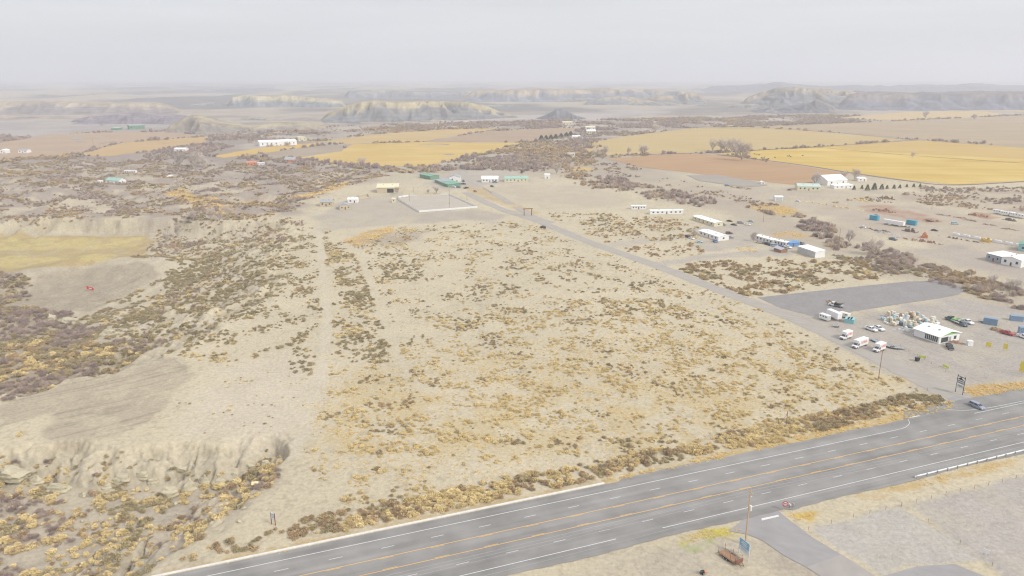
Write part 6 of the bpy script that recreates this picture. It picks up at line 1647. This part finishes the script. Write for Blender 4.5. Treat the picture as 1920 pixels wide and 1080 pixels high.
for i, (px, L_, W_, H_, m, lb) in enumerate([
    ((1638, 431), 26, 6, 1.2, DEB, 'dark debris strip below the left blue container'), ((1660, 437), 26, 6, 1.2, DEBW, 'grey pipe debris strip below the semi trailer'), ((1707, 434), 10, 6, 3.2, DEB, 'tall dark scrap mound right of the pipe debris'),
    ((1690, 424.5), 20, 3, 1.2, DEB, 'dark scrap along the wheels of the semi trailer'), ((1657, 396), 24, 9, 2.4, DEBR, 'red earth and scrap mound behind the containers'), ((1745, 414.5), 14, 6, 1.6, DEBR, 'red scrap heap right of the right container'),
    ((1835, 405), 18, 9, 2.6, DEBR, 'red heap below the white campers'), ((1770, 404), 16, 4, 1.0, DEBB, 'long brown heap in the upper scrap yard'), ((1800, 408.5), 11, 4, 1.0, DEBB, 'brown heap under the long brown one'), ((1820, 414), 12, 4, 1.2, DEBB, 'round brown heap left of the red heap'),
    ((1856, 422), 12, 4, 1.0, DEBB, 'brown heap near the middle of the yard'), ((1895, 430.5), 12, 4, 1.2, DEBB, 'brown heap near the right edge of the yard'), ((1893, 413.5), 10, 3, 2.4, DEB, 'dark block heap under the white campers'), ((1730, 453), 34, 4, 1.8, DEBR, 'long rust coloured pipe stack above the creek'),
    ((1800, 449), 30, 3, 1.4, DEB, 'row of dark scrap below the white tanks'), ((1848, 453), 6, 4, 3.4, mat('yellow_machine', C(206, 174, 92, .8), .6, .2, 1), 'yellow machine heap at the end of the scrap row'), ((1733, 446), 4, 2, 4.5, ORANGEW, 'orange upright frame in the scrap yard'),
    ((1559, 568), 7, 4, 1.2, DEBB, 'brown scrap heap left of the service truck'), ((1699, 621), 9, 4, 1.4, DEBW, 'pinkish scrap strip left of the shop'), ((1790, 642), 6, 3, 1.2, DEBR, 'rusty yard goods at the shop front corner'), ((1868, 619), 4, 3, 1.6, DEBB, 'brown heap left of the red pickup'),
    ((1560, 386), 60, 3, 1.8, mat('straw_bales', C(232, 208, 140, .8), .9, .1, .6), 'row of straw bales on the flat below the farm'), ((1618, 377), 18, 3, 2.4, MATS['straw_bales'], 'yellow bale stack right of the bale row'), ((1663, 373), 14, 6, 4.0, DEBB, 'tan brush heap at the end of the bale row')]):
    heap(px, L_, W_, H_, m, lb, 500 + i)
# small lot things
def bin_can(px, label):
    p = G1(*px); e = empty('trash_bin', p, .3)
    MB().loft([[(-.6, -.5, .1), (.6, -.5, .1), (.6, .5, .1), (-.6, .5, .1)], [(-.75, -.62, 1.5), (.75, -.62, 1.5), (.75, .62, 1.5), (-.75, .62, 1.5)]]).build('bin_body', P_BLACK, e)
    MB().box(-.8, .8, -.66, .66, 1.5, 1.6).build('lid', P_BLACK, e)
    for s in (-1, 1): wheel(e, -.5, s * .55, .14, .1)
    tag(e, label, 'bin')
bin_can((1719.5, 677), 'black trash bin standing alone on the lot')
YEL = mat('yellow_board', C(232, 214, 90, .8), .6, .06, 2); LIMB = mat('lime_board', C(214, 224, 96, .8), .6, .06, 2)
def yard_sign(px, W, H, z0, m, label, d=(10, 2)):
    p, rz = heading(px, d); e = empty('yard_sign', p, rz)
    MB().box(-W / 2, W / 2, -.04, .04, z0, z0 + H).build('panel', m, e)
    for s in (-1, 1): MB().tube((s * W * .35, .06, 0), (s * W * .35, .06, z0 + H * .9), .04).build('post', STEEL, e)
    tag(e, label, 'sign')
yard_sign((1853, 651), 1.9, 1.8, .4, YEL, 'square yellow sign board on the lot')
yard_sign((1884, 658), 1.5, 2.4, .8, YEL, 'tall yellow banner right of the square yellow sign')
yard_sign((1729, 673), 2.6, .9, .5, LIMB, 'lime banner beside the black trash bin')
yard_sign((1773, 690), 3.2, .9, .3, LIMB, 'slanted lime banner on the fence by the road', (10, 5))
yard_sign((1915, 698), 1.6, 4.0, .4, YEL, 'tall yellow feather banner at the right frame edge')
yard_sign((1849, 708), .5, 3.6, .2, WHITE, 'narrow white upright board near the highway')
# ------------------------------------------------------------------ roadside furniture
def px_height(px, ytop):
    p = G1(*px); return p, max(.6, top_z(p.y, ytop) - p.z)
# guardrail
gr = empty('guardrail', hp(65, -16.9, .05), math.atan2(HE.y, HE.x))
rail = MB(); prof = [(.1, .42), (.0, .5), (.1, .58), (.1, .64), (.0, .72), (.1, .82), (.16, .82), (.16, .42)]
rail.loft([[(x, y, z) for y, z in prof] for x in np.arange(0, 141, 2.0)]); rail.build('rail', mat('rail_zinc', C(232, 234, 236, .8), .5, .05, 1), gr)
for i in range(36):
    MB().box(i * 3.9 + .1, i * 3.9 + .3, -.22, .06, -.3, .86).build('post', STEEL, gr)
MB().box(-.5, .02, -.16, .16, .35, .78, .08).build('end_cap', PAINTW, gr)
tag(gr, 'galvanised steel guardrail along the south shoulder of the highway', 'guardrail')
# utility poles
def utility_pole(px, ytop, label, arm=True, transformer=False, m=WOOD, r=.16, rz=None):
    p, h = px_height(px, ytop)
    e = empty('utility_pole', p, math.atan2(HE.y, HE.x) + R(90) if rz is None else rz)
    MB().tube((0, 0, -.3), (0, 0, h), r, r * .65, 10).build('pole', m, e)
    if arm:
        a = MB().box(-1.2, 1.2, -.06 + r, .06 + r, h - .75, h - .6).build('crossarm', m, e)
        for x in (-1.1, 0, 1.1): MB().tube((x, r, h - .6), (x, r, h - .35), .05, .03, 6).build('insulator', PAINTW, a)
    if transformer:
        MB().tube((-.1, -.42, h * .62), (-.1, -.42, h * .62 + 1.3), .3, .3, 12).build('transformer', PAINTW, e)
        MB().tube((0, -.28, h * .86), (0, -.6, h * .86), .06).build('cutout', PAINTW, e)
    tag(e, label, 'pole'); return p, h
pA, hA = utility_pole((1397, 1022), 917, 'tall pale utility pole with transformer behind the blue sign', True, True, POLEW, .2)
for i, (off, zz) in enumerate(((-1.1, hA - .33), (0, hA - .33), (1.1, hA - .33), (.2, hA * .66))):
    q = MB(); pts = []
    for s0, s1 in ((-160, 0), (0, 160)):
        for k in range(20):
            t0, t1 = k / 20, (k + 1) / 20
            z0, z1 = zz - 5 * t0 * (1 - t0), zz - 5 * t1 * (1 - t1)
            a = Vector((pA.x, pA.y, 0)) + HE * (s0 + (s1 - s0) * t0) + HN * (off * .9); b = Vector((pA.x, pA.y, 0)) + HE * (s0 + (s1 - s0) * t1) + HN * (off * .9)
            q.tube((a.x, a.y, z0), (b.x, b.y, z1), .022, .022, 4)
    o = q.build('power_line', STEEL); tag(o, ['southern', 'middle', 'northern', 'lowest'][i] + ' thin wire strung along the highway from the pale pole', 'wire', 'power lines along the highway')
for px, yt, lb in [((1647, 711), 655, 'brown wooden pole at the parcel corner in front of the box truck'), ((1431, 416), 393, 'thin pole behind the cluster of parked cars'), ((1571, 470), 428, 'thin pole in the willow thicket'), ((1563, 470), 446, 'short pole near the storage garage'), ((1818, 535), 509, 'pole with white lamp above the creek thicket'),
                   ((843, 384), 351, 'pole right of the arena corner'), ((875.5, 376), 366, 'short pole beside the gravel road at the arena'), ((842.5, 391), 379, 'lamp pole inside the riding arena'), ((768, 378), 362, 'lamp pole at the back of the arena'), ((754, 372), 358, 'lamp pole at the left back corner of the arena'), ((775, 360), 350, 'lamp pole behind the arena'), ((1747, 392), 382, 'thin pole above the scrap yard'),
                   ((175, 272), 253, 'far thin pole on the left tan field')]:
    utility_pole(px, yt, lb, False, False, WOOD, .15)
# signs
def board(label, pa, pb, ytop, parts, mpost, name='roadside_sign', frame=None):
    a, b = G1(*pa), G1(*pb); ex = b - a; W = ex.length; rz = math.atan2(ex.y, ex.x)
    h = top_z(a.y, ytop) - a.z
    e = empty(name, a, rz)
    for x in (0, W): MB().tube((x, 0, -.2), (x, 0, h), .11, .11, 8).build('post', mpost, e)
    for nm, z0, z1, m in parts:
        MB().box(.06, W - .06, -.06, .06, h * z0, h * z1).build(nm, m, e)
    tag(e, label, 'sign'); return e, W, h
P_DK = mat('dark_frame', (.03, .035, .035), .6, .1, 2)
SKYB = mat('sign_blue', C(132, 184, 216, .8), .5, .04, 2)
sg, W_, h_ = board('tall black framed business sign with white panels at the gravel road mouth', (1791, 735), (1804.5, 741), 702, [('top_rail', .92, .95, P_DK), ('name_panel', .66, .74, GREYW), ('name_panel', .56, .64, GREYW), ('lower_panel', .3, .53, PAINTW)], P_DK)
MB().loft([[(W_ * .05, -.05, h_ * .78), (W_ * .95, -.05, h_ * .76), (W_ * .62, -.05, h_ * .84), (W_ * .45, -.05, h_ * .92)], [(W_ * .05, .05, h_ * .78), (W_ * .95, .05, h_ * .76), (W_ * .62, .05, h_ * .84), (W_ * .45, .05, h_ * .92)]]).build('mountain_emblem', P_DK, sg)
for z in (.69, .59, .45, .4): MB().box(W_ * .2, W_ * .8, -.075, -.055, h_ * z, h_ * (z + .02)).build('lettering', P_DK, sg)
bs, W_, h_ = board('blue and white board sign on white posts beside the utility pole', (1385, 1037), (1403, 1052), 1007, [('blue_panel', .58, 1.0, SKYB), ('white_panel', .3, .575, PAINTW)], PAINTW)
for z, w in ((.86, .5), (.76, .62), (.66, .5)): MB().box(W_ * (.5 - w / 2), W_ * (.5 + w / 2), -.085, -.055, h_ * z, h_ * (z + .05)).build('lettering', PAINTW, bs)
for z, w in ((.5, .7), (.42, .6)): MB().box(W_ * (.5 - w / 2), W_ * (.5 + w / 2), -.085, -.055, h_ * z, h_ * (z + .03)).build('lettering', SKYB, bs)
ss_, W_, h_ = board('small white notice sign on two brown posts at the lower left roadside', (509.5, 983), (516.5, 985), 961, [('panel', .5, 1.02, PAINTW)], RUST)
for z, w in ((.86, .6), (.74, .7), (.62, .5)): MB().box(W_ * (.5 - w / 2), W_ * (.5 + w / 2), -.085, -.055, h_ * z, h_ * (z + .05)).build('lettering', SKYB, ss_)
p, rz = heading((1471, 957), (-10, 3)); e = empty('traffic_sign', p, math.atan2(HE.y, HE.x) - R(25))
MB().tube((0, 0, -.2), (0, 0, 2.2), .04, .04, 8).build('post', STEEL, e)
REDS = mat('sign_red', C(206, 70, 84, .8), .5, .05, 2)
MB().tube((0, -.05, 2.0), (0, -.09, 2.0), .75, .75, 24).build('disc', REDS, e)
MB().tube((0, -.091, 2.0), (0, -.1, 2.0), .5, .5, 24).build('inner_disc', PAINTW, e)
MB().box(-.36, .36, -.115, -.1, 1.88, 2.12).build('bar', P_DK, e)
tag(e, 'round red and white traffic sign with dark bar beside the driveway', 'sign')
for i, (x, y) in enumerate(((1480, 953), (1486.5, 951.5))):
    p = G1(x, y); e = empty('mailbox', p, math.atan2(HE.y, HE.x))
    MB().box(-.06, .06, -.06, .06, -.2, 1.0).build('post', WOOD, e)
    MB().prism([(-.16, 1.0), (.16, 1.0), (.16, 1.2), (.1, 1.32), (-.1, 1.32), (-.16, 1.2)], -.35, .35).build('box', [PAINTW, GREYW][i], e)
    tag(e, ['white mailbox left of the pair by the driveway', 'grey mailbox right of the pair by the driveway'][i], 'mailbox')
yard_sign((1848, 1042), 1.3, 1.0, .7, WHITE, 'white notice panel on the wire fence at lower right', (10, 3))
# wooden corner brace of the parcel fence
p, h = px_height((1474, 797), 771); e = empty('fence_brace', p, math.atan2(HE.y, HE.x))
MB().tube((0, 0, -.2), (0, 0, h), .13, .11, 8).build('post', WOOD, e); MB().tube((-3.2, 0, .0), (-3.2, 0, h * .55), .1).build('post', WOOD, e)
MB().tube((-3.2, 0, .15), (-.05, 0, h * .8), .07).build('diagonal', WOOD, e)
tag(e, 'brown wooden corner brace of the parcel fence above the highway brush', 'fence brace')
# gate arch of the ranch
a, b = G1(982.7, 404.5), G1(996.7, 404); ex = b - a; W_ = ex.length; h_ = top_z(a.y, 391.5); e = empty('gate_arch', a, math.atan2(ex.y, ex.x))
for x in (0, W_): MB().tube((x, 0, -.2), (x, 0, h_), .3, .26, 8).build('post', BROWN, e)
MB().box(-1.0, W_ + 1.0, -.3, .3, h_ - .35, h_ + .25).build('beam', BROWN, e)
tag(e, 'brown timber gate arch over the ranch drive', 'gate')
# white arena fence: one board panel after another
def panel_fence(name, label, px, h, step, m, gaps=()):
    X, Y, Z = G([q[0] for q in px], [q[1] for q in px]); P = [Vector((float(x), float(y), float(z))) for x, y, z in zip(X, Y, Z)]
    e = empty(name, P[0], 0)
    for i in range(len(P) - 1):
        if i in gaps: continue
        d = P[i + 1] - P[i]; n = max(1, int(d.length / step)); dd = d / n; u = dd.normalized(); w = Vector((-u.y, u.x, 0)) * .04
        for k in range(n):
            s0 = P[i] - P[0] + dd * k + u * .03; s1 = P[i] - P[0] + dd * (k + 1) - u * .03
            q = MB()
            for z0, z1 in ((.15, .6), (.68, 1.1), (1.18, h)):
                q.loft([[tuple(s0 - w + Vector((0, 0, z0))), tuple(s0 + w + Vector((0, 0, z0))), tuple(s0 + w + Vector((0, 0, z1))), tuple(s0 - w + Vector((0, 0, z1)))], [tuple(s1 - w + Vector((0, 0, z0))), tuple(s1 + w + Vector((0, 0, z0))), tuple(s1 + w + Vector((0, 0, z1))), tuple(s1 - w + Vector((0, 0, z1)))]])
            q.build('panel', m, e)
            MB().box(s0.x - .09, s0.x + .09, s0.y - .09, s0.y + .09, 0, h + .1).build('post', m, e)
    tag(e, label, 'fence'); return e
panel_fence('arena_fence', 'white board fence around the riding arena', [(747, 375), (786, 398.5), (895, 390), (842, 366.5), (826, 366), (782, 369), (765, 368.5), (748, 371), (747, 375)], 1.7, 6.0, WHITE, (4,))
panel_fence('corral_fence', 'pale pipe corral left of the cream barn', [(672, 368), (690, 366), (692, 372), (673, 374), (672, 368)], 1.6, 5.0, TANW)
panel_fence('yard_wall', 'low white wall beside the ranch drive', [(905, 352), (923, 362.5)], 1.0, 5.0, WHITE)
sheet('arena_floor', [(748, 375), (786, 397.5), (893, 389.5), (841, 367), (783, 369.5), (750, 371.5)], surf_material('arena_sand', C(206, 197, 182), .3, (.1, .2, 1), .06), .5)
# wire fences
def wire_fence(label, px, step=5.0, h=1.2):
    X, Y, Z = G([q[0] for q in px], [q[1] for q in px]); P = [Vector((float(x), float(y), float(z))) for x, y, z in zip(X, Y, Z)]
    e = empty('wire_fence', P[0], 0); w = MB()
    for i in range(len(P) - 1):
        d = P[i + 1] - P[i]; n = max(1, int(d.length / step))
        for k in range(n):
            s = P[i] - P[0] + d * (k / n); z = hz(P[0].x + s.x, P[0].y + s.y) - P[0].z
            MB().tube((s.x, s.y, z - .2), (s.x, s.y, z + h), .05, .05, 5).build('post', WOOD, e)
        for z in (.5, .85, 1.15): w.tube(tuple(P[i] - P[0] + Vector((0, 0, z))), tuple(P[i + 1] - P[0] + Vector((0, 0, z))), .012, .012, 3)
    w.build('wire', STEEL, e); tag(e, label, 'fence')
wire_fence('wire fence dividing the two bare lots at lower right', [(1690, 950), (1740, 980), (1800, 1020), (1860, 1062), (1900, 1090)])
wire_fence('wire fence running from the driveway behind the guardrail grass', [(1516, 994), (1600, 970), (1690, 949), (1800, 922), (1930, 892)])
wire_fence('wire fence along the lot edge by the gravel road', [(1688, 650), (1720, 668), (1760, 690), (1786, 706)], 4.0)
wire_fence('parcel fence line above the highway brush', [(1120, 880), (1300, 842), (1474, 797), (1600, 766), (1760, 727)], 6.0)
# cattle
cm = COW_MESH; cm.name = 'cow'
for i, (x, y) in enumerate([(1415, 290), (1419, 291), (1423, 291.5), (1428, 296.5), (1433, 296), (1410, 297.5), (1417, 299), (1441, 299), (1453, 296.5), (1477, 294), (1480, 292.5), (1482, 295), (1505, 293), (1436, 304)]):
    o = bpy.data.objects.new('cow', cm); col.objects.link(o); o.location = G1(x, y) + Vector((0, 0, .12)); o.rotation_euler = (0, 0, rnd.uniform(0, 6.28)); o.scale = (1.15,) * 3
    tag(o, 'black cow grazing on the gold field near the big cottonwood', 'cow', 'black cattle on the gold field')
# red banner on the graded embankment
p, rz = heading((164, 545), (12, 1)); e = empty('red_banner', p, rz); BANR = mat('banner_red', C(216, 84, 88, .8), .7, .08, 2)
MB().tube((-.2, 0, -.2), (-.2, 0, 3.0), .12, .1, 8).build('post', ORANGEW, e); MB().tube((4.4, 0, -.2), (4.4, 0, 2.2), .09, .07, 8).build('post', PAINTW, e)
MB().loft([[(-.1, -.03, 1.0), (4.3, -.03, .4), (4.3, -.03, 1.9), (-.1, -.03, 2.8)], [(-.1, .03, 1.0), (4.3, .03, .4), (4.3, .03, 1.9), (-.1, .03, 2.8)]]).build('cloth', BANR, e)
MB().loft([[(1.2, -.05, 1.25), (3.0, -.05, 1.0), (3.0, -.05, 1.6), (1.2, -.05, 1.95)], [(1.2, -.032, 1.25), (3.0, -.032, 1.0), (3.0, -.032, 1.6), (1.2, -.032, 1.95)]]).build('pale_print', PAINTW, e)
tag(e, 'red cloth banner between two posts on the grey graded embankment', 'banner')
p = G1(478, 908); o = MB().box(-.95, .95, -.7, .7, 0, .35, .1).build('dumped_mattress', mat('cream_cloth', C(236, 226, 176, .8), .9, .06, 3)); o.location = p + Vector((0, 0, .1)); o.rotation_euler = (.25, .1, .3)
tag(o, 'cream mattress dumped in the wash above the lower left gully', 'mattress')
p = G1(1317, 1076); e = empty('garden_tiller', p, .6)
MB().box(-.5, .4, -.3, .3, .35, .9, .1).build('engine', P_DK, e); MB().tube((-.4, .2, .8), (-1.4, .3, 1.3), .04).tube((-.4, -.2, .8), (-1.4, -.3, 1.3), .04).build('handle', STEEL, e); MB().box(.4, 1.1, -.35, .35, .1, .5, .1).build('front_guard', ORANGEW, e)
for s in (-1, 1): wheel(e, -.1, s * .4, .35, .2)
tag(e, 'small black and orange engine machine at the bottom edge by the sign', 'machine')
